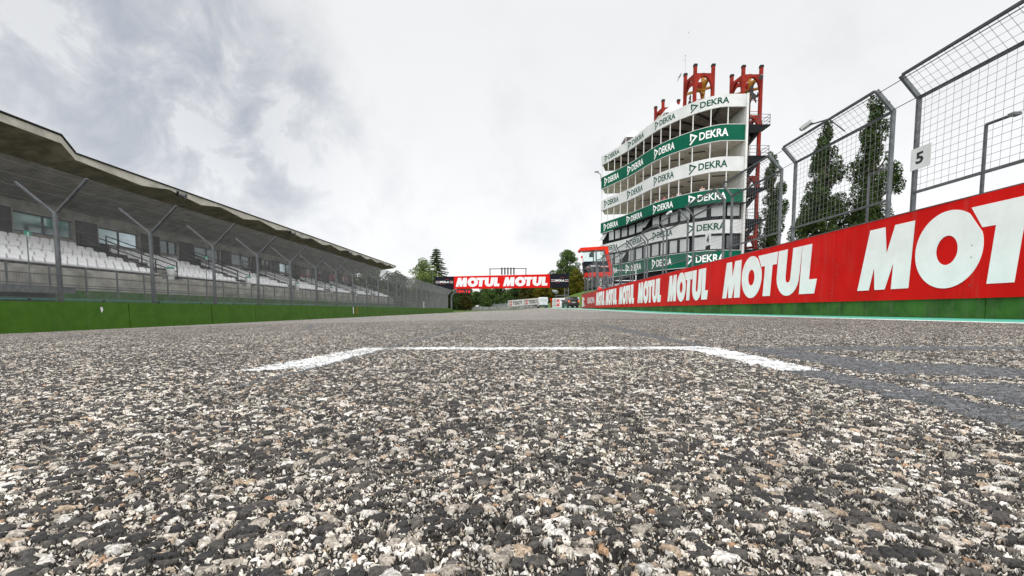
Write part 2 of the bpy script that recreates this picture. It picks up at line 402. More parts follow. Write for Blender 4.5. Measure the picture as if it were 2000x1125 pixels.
# heavy slanted five-letter word for the red boards; unit height, 4.9 long
O_OUT = [p for p in ell(1.90, .5, .60, .53, 48) if not (p[0] > 2.15 and p[1] > .72)]
def _o():
    pts = []
    for k in range(60):
        a = 360*k/60
        if 22 < a < 52: continue
        pts.append((1.955+.60*math.cos(R(a)), .5+.53*math.sin(R(a))))
    return pts
WORD = [
    [(0, 0), (.27, 1), (.65, 1), (.71, .57), (.88, 1), (1.31, 1), (1.25, 0), (.86, 0), (.885, .42), (.71, 0), (.46, 0), (.42, .37), (.31, 0)],
    _o(), ell(1.955, .49, .19, .20, 28),
    [(2.33, 1.0), (3.36, 1.0), (3.32, .72), (3.11, .72), (3.03, 0), (2.64, 0), (2.72, .72), (2.52, .72)],
    [(3.40, 1), (3.82, 1), (3.76, .42)] + [(3.76+.11-.11*math.cos(R(a)), .36-.09*math.sin(R(a))) for a in range(0, 181, 20)] + [(3.99, .42), (4.06, 1), (4.44, 1), (4.36, .40)] +
    [(3.85+.51*math.cos(R(a)), .40-.42*math.sin(R(a))) for a in range(15, 180, 15)] + [(3.34, .40)],
    [(4.45, 1), (4.83, 1), (4.76, .29), (5.06, .29), (4.98, 0), (4.38, 0)]]
WLEN = 5.06
WORD_D = outline_data(WORD, .003)
MARK = outline_data([stroke([(0, .34), (0, .90), (.54, .62), (-.07, .02)], .14)], .003)

# ------------------------------------------------------------------ ground profile
RY = np.array([-50, 0, 14, 23.5, 38, 70, 90, 900.]); RZ = np.array([0, 0, 0, .085, .2, .38, .45, .45])
def tz(x, y):
    x = np.asarray(x, float); y = np.asarray(y, float)
    rise = np.interp(y, RY, RZ)
    side = np.where(x < 0, -.533*(np.clip(-x, 0, 14)/14)**1.6, .052*np.clip(x, 0, 5.6)/5.6)
    q_ = np.clip((x+1.5)/7.1, 0, 1); k = q_*q_*(3-2*q_)
    return side+rise*k
def tzf(x, y): return float(tz(x, y))

def grid_obj(name, xs, ys, zf, mat, smooth=True):
    X, Y = np.meshgrid(xs, ys); Z = zf(X, Y); nx = len(xs); ny = len(ys)
    v = np.stack([X, Y, Z], -1).reshape(-1, 3)
    i = np.arange((ny-1)*(nx-1)); r = i//(nx-1); c = i % (nx-1); a = r*nx+c
    f = np.stack([a, a+1, a+nx+1, a+nx], 1)
    return raw_mesh(name, v, f, mat, smooth)
def raw_mesh(name, v, f, mat, smooth=True):
    me = bpy.data.meshes.new(name); me.vertices.add(len(v)); me.vertices.foreach_set('co', v.astype(np.float32).ravel())
    k = f.shape[1]
    me.loops.add(f.size); me.loops.foreach_set('vertex_index', f.astype(np.int32).ravel())
    me.polygons.add(len(f)); me.polygons.foreach_set('loop_start', (np.arange(len(f))*k).astype(np.int32)); me.polygons.foreach_set('loop_total', np.full(len(f), k, np.int32))
    if smooth: me.polygons.foreach_set('use_smooth', np.ones(len(f), bool))
    me.materials.append(MATS[mat]); me.update(calc_edges=True)
    o = bpy.data.objects.new(name, me); COL.objects.link(o); return o

# terrain to the horizon
def sst(a, b, x): q = np.clip((x-a)/(b-a), 0, 1); return q*q*(3-2*q)
def terr(x, y):
    z = tz(x, y)-.09
    z = np.where(x < -14.1, -.62+.0*x, z)
    far = sst(104, 116, y); z = z*(1-far)+(.30-.40*sst(4, -12, x))*far
    bank = 4.4*sst(3.5, 19., x)**.8*sst(92, 108, y)
    hill = 16*sst(190, 420, y)+10*sst(60, 260, np.abs(x))*sst(60, 160, y)
    return z+bank+hill
gx = np.concatenate([-np.geomspace(900, 16, 40), np.linspace(-15, 25, 60), np.geomspace(26, 900, 40)])
gy = np.concatenate([np.linspace(-200, 0, 12)[:-1], np.linspace(0, 130, 90), np.geomspace(132, 1400, 40)])
struct(grid_obj('ground', gx, gy, terr, 'grass_mat'))
# paved apron right of the pit wall
struct(grid_obj('pit_lane', np.linspace(5.95, 36, 16), np.linspace(-6, 84, 46), lambda x, y: tz(x, y)-.02, 'asphalt_far'))
# the race track: coarse sheet
tx = np.linspace(-14.0, 5.60, 50); ty = np.concatenate([np.linspace(-10, 20, 50), np.linspace(20.8, 104, 110)])
struct(grid_obj('track', tx, ty, lambda x, y: tz(x, y)-.006-.004*(1-sst(6.5, 8.5, y))*(1-sst(5, 9, np.abs(x))), 'asphalt_far'))
bx_, by_ = np.meshgrid(np.linspace(0, 1, 14), np.linspace(0, 1, 60))
# widening beyond the pit wall end, where the two vehicles stand
struct(grid_obj('track_exit', np.linspace(5.60, 11.5, 10), np.linspace(39.2, 96, 50), lambda x, y: tz(x, y)-.005, 'asphalt_far'))
def strip(name, x0, x1, y0, y1, mat, dz=.004, n=60, nx=3):
    return struct(grid_obj(name, np.linspace(x0, x1, nx), np.linspace(y0, y1, n), lambda x, y: tz(x, y)+dz-.006, mat))
strip('edge_line', 4.42, 4.62, -8, 96, 'line_white')
strip('painted_verge', 4.62, 5.595, -8, 62, 'turquoise')
strip('painted_verge', 4.62, 7.8, 62.05, 95, 'turquoise', .012)
strip('faded_line', -9.2, -9.0, 13.5, 20.5, 'seal_far', n=12)
strip('grid_line', -6.3, -6.15, 12.5, 20., 'seal_far', n=12)
strip('grid_line', -.6, 1.6, 12.2, 12.33, 'seal_far', n=4)
strip('grid_line', 2.9, 3.9, 20.6, 20.9, 'line_white', n=4)
strip('grid_line', 2.9, 3.9, 28.6, 29.0, 'line_white', n=4)
strip('verge_kerb', -13.9, -7.8, 104.2, 106.2, 'kerb_red', .02, n=4)

# the near surface: real stones, displaced mesh; paint and sealant are cut out of the same grid
def inpoly(x, y, poly):
    ins = np.zeros(x.shape, bool); n = len(poly)
    for i in range(n):
        x0, y0 = poly[i]; x1, y1 = poly[(i+1) % n]
        if y0 == y1: continue
        c = ((y0 > y) != (y1 > y)) & (x < (x1-x0)*(y-y0)/(y1-y0)+x0); ins ^= c
    return ins
def near_surface():
    ys = [.10]
    while ys[-1] < 7.0: ys.append(ys[-1]+.0012+.0034*max(0, ys[-1]-.25))
    ys = np.array(ys); ss = np.linspace(-1.75, 1.75, 2200)
    X = ss[None, :]*(ys[:, None]+.75); Y = np.repeat(ys[:, None], len(ss), 1)
    X = X+rng.uniform(-.2, .2, X.shape)*(ss[1]-ss[0])*(Y+.75)
    Z = tz(X, Y); ny, nx = X.shape
    v = np.stack([X, Y, Z], -1).reshape(-1, 3)
    i = np.arange((ny-1)*(nx-1)); r = i//(nx-1); c = i % (nx-1); a = r*nx+c
    f = np.stack([a, a+1, a+nx+1, a+nx], 1)
    cx = v[f[:, 0], 0]+rng.normal(0, .0035, len(f)); cy = v[f[:, 0], 1]+rng.normal(0, .0045, len(f))
    wb = .010*np.sin(cx*31)+.008*np.sin(cy*47+cx*13)+.009*np.sin(cy*90-cx*70)+.006*np.sin(cy*210+cx*160)
    wb = wb+rng.normal(0, .003, len(f))
    px_, py_ = cx+wb*.6, cy+wb*1.3
    paint = inpoly(px_, cy+wb*.2, [(-.745, 1.20), (-.565, 1.245), (-.545, 1.80), (-.50, 1.845), (.62, 1.765), (.672, 1.74), (.675, 1.145), (.765, 1.145), (.80, 1.80), (.78, 1.885), (-.45, 1.945), (-.66, 1.945)])
    keep = (cx < 4.35)
    gap = inpoly(px_, py_, [(-.540, 1.80), (-.520, 1.80), (-.505, 1.97), (-.522, 1.97)])
    paint &= ~gap
    seal = np.zeros(len(f), bool)
    for pl in ([(.675, 1.15), (.765, 1.15), (.762, .85), (.752, .66), (.75, .40), (.74, .12), (.58, .12), (.62, .45), (.650, .60), (.664, .74)],
               [(.896, 1.850), (1.417, 1.832), (1.95, 1.75), (3.4, 1.60), (3.4, 1.50), (1.80, 1.63), (1.04, 1.68)],
               [(.885, 1.83), (1.037, 1.66), (1.048, 1.452), (1.069, 1.283), (1.29, 1.16), (2.2, .80), (2.2, .45), (1.2, .45), (.80, .50), (.794, .71), (.834, .935), (.862, 1.304), (.852, 1.60)],
               [(.779, 4.563), (.90, 4.564), (.855, 3.018), (.803, 1.90), (.745, 1.90), (.728, 2.25), (.745, 2.955)],
               [(-4, 4.0), (4, 4.12), (4, 4.06), (-4, 3.94)], [(-2.6, 5.6), (-1.8, 3.9), (-1.76, 3.9), (-2.5, 5.6)],
               [(-.500, 4.3), (-.455, 4.3), (-.532, 1.989), (-.530, 1.66), (-.550, 1.316), (-.572, .95), (-.590, .95), (-.572, 1.316), (-.552, 1.66), (-.560, 1.989)]):
        seal |= inpoly(px_, py_, pl)
    seal &= ~(rng.random(len(f)) < .04)
    seal &= ~inpoly(px_, py_, [(.827, 1.10), (.925, 1.038), (1.11, .996), (1.4, .90), (1.3, .80), (1.012, .907), (.893, .942)])
    seal &= ~paint
    for nm, mk, mt in (('track_surface', ~(paint | seal) & keep, 'asphalt_near'), ('grid_box_marking', paint & keep, 'paint_near'), ('sealant_strip', seal & keep, 'seal_near')):
        ff = f[mk]; u, inv = np.unique(ff, return_inverse=True)
        struct(raw_mesh(nm, v[u], inv.reshape(ff.shape), mt, True))
near_surface()

# ------------------------------------------------------------------ left barrier wall
lw = thing('barrier_wall', 'long low green concrete barrier along the left edge of the track', 'wall', (-14, 6, -.5))
joints = [3.0, 7.6, 12.0, 16.4, 20.9, 24.4, 29.7, 35.0, 41.7, 48, 54, 60, 66, 72, 78, 84, 90, 96.4, 101]
for a, b in zip(joints[:-1], joints[1:]):
    q = MB(); t0 = .39+.0007*a; t1 = .39+.0007*b; g = .022; jx = random.uniform(-.012, .012)
    q.hexa([(-14.34, a+g, -.7), (-14.0+jx, a+g, -.7), (-14.0+jx, b-g, -.7), (-14.34, b-g, -.7), (-14.34, a+g, t0), (-14.03+jx, a+g, t0), (-14.03+jx, b-g, t1), (-14.34, b-g, t1)])
    q.build('wall_panel', 'green_paint', lw)
q = MB(); q.box(-14.30, -14.06, 3, 101, -.7, .36); q.build('joint_filler', 'dark', lw)
q = MB(); q.add([(-13.985, 15.22, .24), (-13.985, 15.30, .25), (-13.985, 15.33, .15), (-13.985, 15.27, .05), (-13.985, 15.24, .12)], [(0, 1, 2, 3, 4)]); q.build('scrape', 'board_white', lw)
for yy, mt in ((39.0, 'board_white'), (39.9, 'tower_yellow')):
    q = MB(); q.box(-13.995, -13.98, yy, yy+.17, -.2, .38); q.build('painted_stripe', mt, lw)
pp = thing('handrail_pipe', 'thin teal pipe with dark clamps running just above the green barrier', 'pipe', (-14.42, 6, .4))
q = MB(); q.tube((-14.42, 4, .47), (-14.42, 70, .50), .022, 8, cap=True); q.build('pipe', 'teal_pipe', pp)
y = 6.
while y < 60:
    q = MB(); q.tube((-14.42, y, .47), (-14.42, y+.09, .47), .034, 8, cap=True); q.box(-14.45, -14.39, y+.02, y+.07, .30, .45); q.build('clamp', 'dark', pp); y += 2.45

# ------------------------------------------------------------------ left debris fence
lf = thing('debris_fence', 'tall chain link debris fence with Y shaped posts above the green barrier', 'fence', (-14.3, 6, 0))
KX, KZ = -14.3, 3.17; TX, TZ = -13.22, 4.18; BX, BZ = -15.48, 4.10
post_y = [10.55+3.68*k for k in range(24)]
proto = None
for i, y in enumerate(post_y):
    if proto is None:
        q = MB(); q.tube((KX, 0, -.5), (KX, 0, KZ), .07, 10, cap=True)
        for k in range(12): q.box(KX+.05, KX+.095, -.018, .018, .62+k*.215, .66+k*.215)
        proto = q.build('fence_post', 'galv_post', lf, True); pr = proto
        q = MB(); q.bar((KX, 0, KZ-.05), (TX, 0, TZ), .085, .065); q.build('arm', 'galv_post', proto); 
        q = MB(); q.bar((KX, 0, KZ-.05), (BX, 0, BZ), .08, .05); q.build('arm', 'galv_post', proto)
        base = proto.location.copy(); proto.location = base+Vector((0, y, 0))
        proto.children[0].location = (0, 0, 0); proto.children[1].location = (0, 0, 0)
    else:
        c = copy_tree(proto, lf); c.location = base+Vector((0, y, 0))
PL = (KZ-.40); AL = math.hypot(TX-KX, TZ-KZ); TOT = PL+AL
def prof(tt):
    if tt <= PL: return (KX+.10, .40+tt)
    k = (tt-PL)/AL; return (KX+.10+(TX-KX-.10)*k, KZ+(TZ-KZ)*k)
def mesh_bay(y0, y1, d=.085, r=.0028):
    q = MB(); 
    c = y0-TOT
    while c < y1:
        for sgn in (1, -1):
            # y = c + t  or mirrored
            ts = sorted(x for x in {max(0, y0-c), PL, min(TOT, y1-c)} if max(0, y0-c) <= x <= min(TOT, y1-c))
            for a, b in zip(ts[:-1], ts[1:]):
                if b-a < .01: continue
                ya, yb = c+a, c+b
                if sgn < 0: ya, yb = y0+y1-ya, y0+y1-yb
                A = prof(a); B = prof(b); q.tube((A[0], ya, A[1]), (B[0], yb, B[1]), r, 3)
        c += d
    for tt in np.arange(.12, TOT+.01, .36):
        A = prof(min(tt, TOT)); q.tube((A[0], y0, A[1]), (A[0], y1, A[1]), .0055, 3)
    return q
for a, b in zip([6.9]+post_y[:-1], post_y):
    mesh_bay(a, b, .064 if b < 60 else .09, .0026 if b < 60 else .0040).build('mesh_panel', 'wire', lf)
# last bays of the fence, canted towards the bend
for a, b in ((99.0, 101.5),):
    mesh_bay(a, b, .10, .005).build('mesh_panel', 'wire_light', lf)

# ------------------------------------------------------------------ grandstand
gs = thing('grandstand', 'long concrete grandstand with folded cantilever roof behind the left fence', 'grandstand', (-21, 40, -.6))
Y0, Y1 = 2., 68.6
q = MB()   # tiers
AIS = [(23.4, 24.9), (30.3, 31.7), (37.2, 38.6), (44.2, 45.6), (51.2, 52.6), (58.4, 59.8)]
blocks = []; p = Y0
for a, b in AIS: blocks.append((p, a)); p = b
blocks.append((p, 66.8))
for (a, b) in blocks:
    for r in range(6):
        x1 = -18.2-.75*r; x0 = x1-.75; zt = 1.84+.26*r
        q.box(x0, x1, a, b, zt-.5, zt)
q.box(-23.98, -22.7, Y0, 68, 2.6, 3.14)
q.build('seating_tier', 'concrete', gs)
q = MB()
for a, b in AIS:
    for k in range(11):
        x1 = -18.3-.42*k; q.box(x1-.42, x1, a+.01, b-.01, 1.1, 1.45+.16*k)
q.build('stair', 'concrete', gs)
q = MB(); q.box(-18.2, -18.0, 17.6, 67, .95, 1.72); q.box(-18.2, -18.0, 2, 17.55, .98, 1.70); q.build('parapet', 'concrete', gs)
q = MB(); q.box(-18.3, -17.96, 17.6, 67, .30, .94); q.build('parapet_base', 'green_paint_worn', gs)
q = MB(); q.box(-18.2, -16.9, 2, 17.4, .82, .93); q.box(-17.1, -16.88, 2, 17.4, .76, .97); q.build('walkway', 'galv', gs)
q = MB(); q.box(-18.2, -17.6, 2, 17.3, -.5, .80); q.build('undercroft_shade', 'dark', gs)  # near-black solid blocks paint the shade below the walkway and tiers
q = MB(); q.box(-24.3, -18.3, 2, 67, -.6, 1.3); q.build('undercroft_shade', 'dark', gs)
# front railing
q = MB()
for yy in np.arange(4, 67, 1.45):
    q.bar((-17.5, yy, .72), (-17.5, yy, 1.86), .05, .05)
for z in (1.86, 1.48, 1.12, 1.02): q.tube((-17.5, 4, z), (-17.5, 66.6, z), .022, 6, cap=True)
for yy in np.arange(4, 17, .10): q.tube((-17.5, yy, 1.05), (-17.5, yy, 1.5), .005, 3)
q.build('railing', 'galv', gs)
# rear wall, its doors and windows
q = MB(); q.box(-24.3, -24.0, Y0, 68, 1.2, 3.95); q.box(-24.3, -24.0, Y0, 68, 4.90, 5.6)
bays = []; y = 4.0
pat = [(3.1, 'w'), (1.35, 'd'), (3.0, 'w'), (1.55, 'd'), (1.75, 'w'), (1.5, 'd')]
y = 21.75-12.25; i = 0
while y < 66.5:
    L, k = pat[i % len(pat)]; bays.append((y, min(y+L, 67.3), k)); y += L; i += 1
for a, b, k in bays: q.box(-24.3, -23.97, a-.08, a+.08, 3.94, 4.91)
q.build('rear_wall', 'concrete', gs)
for i, (a, b, k) in enumerate(bays):
    if k == 'w':
        o = MB(); o.box(-24.16, -24.10, a+.08, b-.08, 3.95, 4.90)
        bright = (i % 6 in (0, 2)) and (b < 31 or 45 < a < 52)
        wdw = o.build('window', 'window_sky_tint' if bright else 'window_glass', gs)
        f = MB(); mid = (a+b)/2; f.box(-24.09, -24.04, mid-.018, mid+.018, 3.98, 4.87); f.box(-24.09, -24.0, a+.08, b-.08, 3.95, 4.0); f.box(-24.09, -24.0, a+.08, b-.08, 4.85, 4.9)
        f.build('frame', 'galv_dark', wdw)
    else:
        o = MB(); o.box(-23.96, -23.90, a+.05, b-.05, 3.14, 5.0); o.build('door', 'dark_door', gs)
# roof: folded plate
q = MB()
def rz(y, k): # top edge height
    return 6.56+(y-18.9)*.0026
ys_f = [Y0, 6, 10.2, 12, 14.4, 16.1, 18.35, 18.9]; th = [.46, .36, .5, .34, .42, .34, .34, .30]
yy = 22.2
while yy < 68: ys_f += [yy, yy+1.75]; th += [.46, .20]; yy += 4.12
ys_f = [v for v in ys_f if v < 68.6]+[68.6]; th = th[:len(ys_f)-1]+[.24]
def plate(ys_f, th, top, zb, xf=-18.):
    vs = []; n = len(ys_f)
    for y, h in zip(ys_f, th):
        tt = top(y); vs += [(xf, y, tt-h), (xf, y, tt-.05), (-24.6, y, zb+.35), (-24.6, y, zb-(h-.3)*.3)]
    fs = []
    for i in range(n-1):
        o = 4*i; fs += [(o, o+4, o+5, o+1), (o+3, o+7, o+4, o), (o+1, o+5, o+6, o+2), (o+2, o+6, o+7, o+3)]
    fs += [(0, 1, 2, 3), tuple(4*(n-1)+k for k in (3, 2, 1, 0))]
    return vs, fs
vs, fs = plate(ys_f, th, lambda y: rz(y, 0) if y > 18.8 else 7.06, 5.42)
q.add(vs, fs)
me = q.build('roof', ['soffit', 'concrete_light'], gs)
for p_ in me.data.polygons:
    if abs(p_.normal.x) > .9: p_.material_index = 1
q = MB(); q.box(-18.6, -17.95, Y0, 18.35, 7.03, 7.085); q.hexa([(-18.6, 18.352, 7.03), (-17.95, 18.352, 7.03), (-17.95, 18.898, 6.53), (-18.6, 18.898, 6.53), (-18.6, 18.352, 7.085), (-17.95, 18.352, 7.085), (-17.95, 18.898, 6.585), (-18.6, 18.898, 6.585)])
q.hexa([(-18.6, 18.9, 6.50), (-17.95, 18.9, 6.50), (-17.95, 68.7, 6.63), (-18.6, 68.7, 6.63), (-18.6, 18.9, 6.56), (-17.95, 18.9, 6.56), (-17.95, 68.7, 6.69), (-18.6, 68.7, 6.69)])
q.build('roof_flashing', 'roof_edge', me)

# seats
bm = bmesh.new()
prof_s = [(.22, .0), (.24, .05), (.06, .055), (-.05, .08), (-.10, .20), (-.115, .315), (-.145, .315), (-.135, .18), (-.10, .02), (.05, .0)]
q = MB(); W_ = [(-.195, .8), (-.13, 1.), (.13, 1.), (.195, .8)]
vs = []
for yy, k in W_:
    for (x, z) in prof_s: vs.append((x*k, yy, z*k+(.012 if k < 1 else 0)))
n_ = len(prof_s); fs = []
for j in range(3):
    for k in range(n_): fs.append((j*n_+k, j*n_+(k+1) % n_, (j+1)*n_+(k+1) % n_, (j+1)*n_+k))
fs += [tuple(range(n_))[::-1], tuple(range(3*n_, 4*n_))]
q.add(vs, fs)
q.cur = 1; q.box(-.11, -.078, -.055, .055, .10, .15); q.box(-.18, .14, -.16, .16, -.10, -.01)  # dark block for the back slot; dark slab paints shade under the seat
seat = q.build('stadium_seat', ['seat_white', 'dark'])
q = MB(); q.box(-.10, -.085, -.05, .05, .13, .165); q.box(-.1, .1, -.03, .03, -.12, 0.); slot = q.build('bracket', 'dark'); 
smesh = seat.data; slot_me = slot.data
bpy.data.objects.remove(seat); bpy.data.objects.remove(slot)
rows = ['front', 'second', 'third', 'fourth', 'fifth', 'top']
bname = ['block nearest the camera', 'second block along, past the first stairway', 'third block along the stand', 'fourth block along the stand', 'fifth block along the stand', 'sixth block along the stand', 'far end block of the stand']
spots = []
for bi, (a, b) in enumerate(blocks):
    for r in range(6):
        x = -18.55-.75*r; z = 1.97+.26*r-.02
        lo = max(a+.2, 889*(-x)/1040-1.2)
        yy = b-.22-(.12 if r % 2 else 0)
        while yy > lo:
            if not (bi in (1, 2, 3, 4) and r in (2, 3) and random.random() < .03): spots.append((yy*math.hypot(1, -x/yy), x, yy, z, r, bi))
            yy -= .45
spots.sort()
for i, (dd, x, yy, z, r, bi) in enumerate(spots[:298]):
    o = bpy.data.objects.new('stadium_seat', smesh); COL.objects.link(o); o.location = (x, yy, z)
    tag(o, f'white plastic seat in the {rows[r]} row of the {bname[bi]}', 'seat', 'white seats of the grandstand')
q = MB()
sv = [tuple(v.co) for v in smesh.vertices]; sf = [tuple(p.vertices) for p in smesh.polygons]
for (dd, x, yy, z, r, bi) in spots[298:]: q.add([(a+x, b+yy, c+z) for a, b, c in sv], sf)
q.m = [p.material_index for p in smesh.polygons]*len(spots[298:])
o = q.build('distant_seats', ['seat_white', 'dark']); tag(o, 'distant rows of white seats at the far end of the grandstand', 'seats'); o['kind'] = 'stuff'
# railings on the stairways, bins
for i, (a, b) in enumerate(AIS):
    s = thing('stair_railing', f'black stair railing at the {["first", "second", "third", "fourth", "fifth", "sixth"][i]} grandstand stairway from the left', 'railing', (-20, b, 2), 'stair railings of the grandstand')
    for yy in (a+.02, b-.02):
        q = MB()
        for x, z in ((-18.5, 1.8), (-20.4, 2.5), (-22.3, 3.2)): q.bar((x, yy, z), (x, yy, z+.95), .045)
        for dz in (.95, .7, .42): q.bar((-18.5, yy, 1.8+dz), (-22.3, yy, 3.2+dz), .045)
        q.build('rail', 'black_steel', s)
    q = MB(); q.box(-22.6, -21.0, a+.1, a+.16, 2.6, 3.5); q.box(-21.2, -21.1, a+.1, b-.1, 2.0, 3.1); q.build('panel', 'dark', s)  # dark boxes painting the shade of the stairway opening, not railing parts
for i, yy in enumerate((23.95, 30.9, 37.8, 44.8, 51.8)):
    b_ = thing('litter_bin', f'white litter bin with green lid at the {["first", "second", "third", "fourth", "fifth"][i]} grandstand stairway from the left', 'bin', (-18.15, yy, 1.72), 'white litter bins in the grandstand')
    q = MB(); q.lathe((-18.15, yy, 1.72), [(.14, 0), (.16, .05), (.17, .55), (.15, .58)], 12); q.build('body', 'bin_white', b_, True)
    q = MB(); q.lathe((-18.15, yy, 2.30), [(.175, 0), (.175, .05), (.12, .10)], 12); q.build('lid', 'sign_green', b_, True)
for i, (yy, zz) in enumerate(((16.3, 2.86), (25.7, 3.05), (35.1, 3.1), (44.5, 3.1), (54, 3.1), (60, 3.1), (71, 3.))):
    s = thing('exit_sign', f'small green sign on a thin pole before the seats, {["first", "second", "third", "fourth", "fifth", "sixth", "seventh"][i]} from the left', 'sign', (-17.45, yy, 1), 'small green signs along the stand')
    q = MB(); q.tube((-17.45, yy, 1), (-17.45, yy, zz), .018, 6, cap=True); q.build('pole', 'galv', s)
    q = MB(); q.box(-17.43, -17.41, yy-.11, yy+.11, zz-.09, zz+.09); pn = q.build('panel', 'sign_green', s)
    q = MB(); q.box(-17.409, -17.407, yy-.02, yy+.03, zz-.03, zz+.05); q.box(-17.409, -17.407, yy-.10, yy+.10, zz-.085, zz-.06); q.build('pictogram', 'line_white', pn)
for i, yy in enumerate((24.5, 36.6, 49.2, 62.)):
    s = thing('loudspeaker', f'dark horn loudspeaker under the roof edge, {["nearest", "second nearest", "third nearest", "farthest"][i]} of the four', 'loudspeaker', (-17.95, yy, 6.28), 'loudspeakers on the roof edge')
    q = MB(); q.tube((-17.95, yy, 6.25), (-17.62, yy+.1, 6.16), .05, 10, .17, True); q.build('horn', 'galv_dark', s)
    q = MB(); q.box(-18.03, -17.93, yy-.05, yy+.05, 6.2, 6.42); q.build('bracket', 'black_steel', s)
# side railing at the stand's far end and a low building plinth
fe = thing('end_railing', 'sloping thin handrail on posts at the far end of the grandstand', 'railing', (-20, 70, 0))
q = MB(); q.bar((-17.6, 80, 1.3), (-22.3, 69.5, 4.0), .07); q.bar((-17.6, 80, .9), (-22.3, 69.5, 3.3), .05)
for k in range(6): q.bar((-17.6-.94*k, 80-2.1*k, -.6), (-17.6-.94*k, 80-2.1*k, 1.3+.54*k), .07)
q.build('rail', 'galv', fe)
q = MB()
for yy in np.arange(68, 98, 1.6): q.bar((-16.6, yy, -.6), (-16.6, yy, 1.25), .05)
for z in (1.25, .9, .5, .1): q.bar((-16.6, 68, z), (-16.6, 98, z), .04)
tag(q.build('walkway_railing', 'galv'), 'low grey railing behind the fence beyond the end of the grandstand', 'railing')
w_ = thing('white_post', 'small white post on a white foot behind the far green barrier', 'post', (-14.9, 73.5, .4))
q = MB(); q.box(-15.3, -14.5, 73.1, 73.9, .35, .50); q.build('foot', 'board_white', w_)
q = MB(); q.box(-14.98, -14.82, 73.4, 73.6, .50, 1.45); q.build('shaft', 'board_white', w_)

# ------------------------------------------------------------------ pit wall on the right
pw = thing('pit_wall', 'pit wall with red advertising boards on a green concrete foot along the right', 'wall', (5.7, 20, 0))
WY0, WY1 = -3., 38.9
def ztop(y): return 1.540-(y-5.2)*.0028
def zbot(y): return .300-(y-5.1)*.0007
q = MB(); q.hexa([(5.62, WY0, -.2), (5.95, WY0, -.2), (5.95, WY1, -.2), (5.62, WY1, -.2), (5.62, WY0, ztop(WY0)-.02), (5.95, WY0, ztop(WY0)-.02), (5.95, WY1, ztop(WY1)-.02), (5.62, WY1, ztop(WY1)-.02)])
q.build('core', 'concrete', pw)
fj = [-3, 1.2, 3.4, 5.5, 7.9, 10.1, 12.4, 14.6, 17, 19.3, 21.6, 24, 26.2, 28.5, 31, 33.2, 35.5, 38.9]
for a, b in zip(fj[:-1], fj[1:]):
    q = MB(); q.hexa([(5.60+random.uniform(0, .006), a+.006, -.1), (5.63, a+.006, -.1), (5.63, b-.006, -.1), (5.605, b-.006, -.1), (5.60, a+.006, zbot(a)), (5.63, a+.006, zbot(a)), (5.63, b-.006, zbot(b)), (5.60, b-.006, zbot(b))])
    q.build('foot', 'green_paint_worn', pw)
seams = [-3, .6, 3.35, 5.75, 8.08, 10.55, 13.0, 15.1, 17.2, 19.3, 21.3, 23.2, 25.1, 26.9, 28.7, 30.4, 32.2, 36.0, 38.9]
def fx(i): return 5.575+.0035*math.sin(i*2.3)
for i, (a, b) in enumerate(zip(seams[:-1], seams[1:])):
    g = .004; q = MB(); x = fx(i)
    q.hexa([(x, a+g, zbot(a)), (5.618, a+g, zbot(a)), (5.618, b-g, zbot(b)), (x, b-g, zbot(b)), (x, a+g, ztop(a)), (5.618, a+g, ztop(a)), (5.618, b-g, ztop(b)), (x, b-g, ztop(b))])
    o = q.build('advertising_board', 'red_board_faded' if a > 31 else 'red_board', pw)
    q = MB()
    for yy in (a+.07, b-.07):
        for zz in (.08, .42, .62, .93): 
            if random.random() < .6: zq = zbot(a)+zz+random.uniform(0, .1); q.tube((x-.004, yy, zq), (x+.001, yy, zq), .008, 8, cap=True)
    if q.v: q.build('rivet', 'galv', o)
q = MB(); q.hexa([(5.57, WY0, ztop(WY0)), (5.96, WY0, ztop(WY0)), (5.96, WY1, ztop(WY1)), (5.57, WY1, ztop(WY1)), (5.57, WY0, ztop(WY0)+.012), (5.96, WY0, ztop(WY0)+.012), (5.96, WY1, ztop(WY1)+.012), (5.57, WY1, ztop(WY1)+.012)])
q.build('coping', 'galv', pw)
for ya, yb in ((7.52, 3.60), (12.40, 8.54), (16.86, 13.34), (21.01, 17.63), (24.85, 21.64), (28.51, 25.35), (31.9, 28.84), (2.75, -1.2)):
    q = MB(); s = (ya-yb)/WLEN
    def f(x, y, z, ya=ya, s=s): 
        Yw = ya-x*s; return (5.5695-z, Yw, zbot(Yw)+.165+y*(ztop(Yw)-zbot(Yw)-.30))
    mapped(q, WORD_D, f); q.build('lettering', 'white_letter', pw)
q = MB(); d_ = font_data('EUROPA', .02, .003)
mapped(q, d_, lambda x, y, z: (5.5695-z, 35.7-x*3.2, .62+y*.46)); q.build('lettering', 'sponsor_grey', pw)
q = MB()
for k in range(6): q.add([(5.569, 38.6-.0*k, .45+.12*k), (5.569, 37.0+.25*k % .9, .48+.12*k), (5.569, 37.0+.25*k % .9, .53+.12*k), (5.569, 38.6, .52+.12*k)], [(0, 1, 2, 3)])
q.add([(5.5675, 38.5, .40), (5.5675, 37.9, .40), (5.5675, 37.9, 1.18), (5.5675, 38.3, 1.22)], [(0, 1, 2, 3)])
q.build('emblem', 'white_letter', pw)

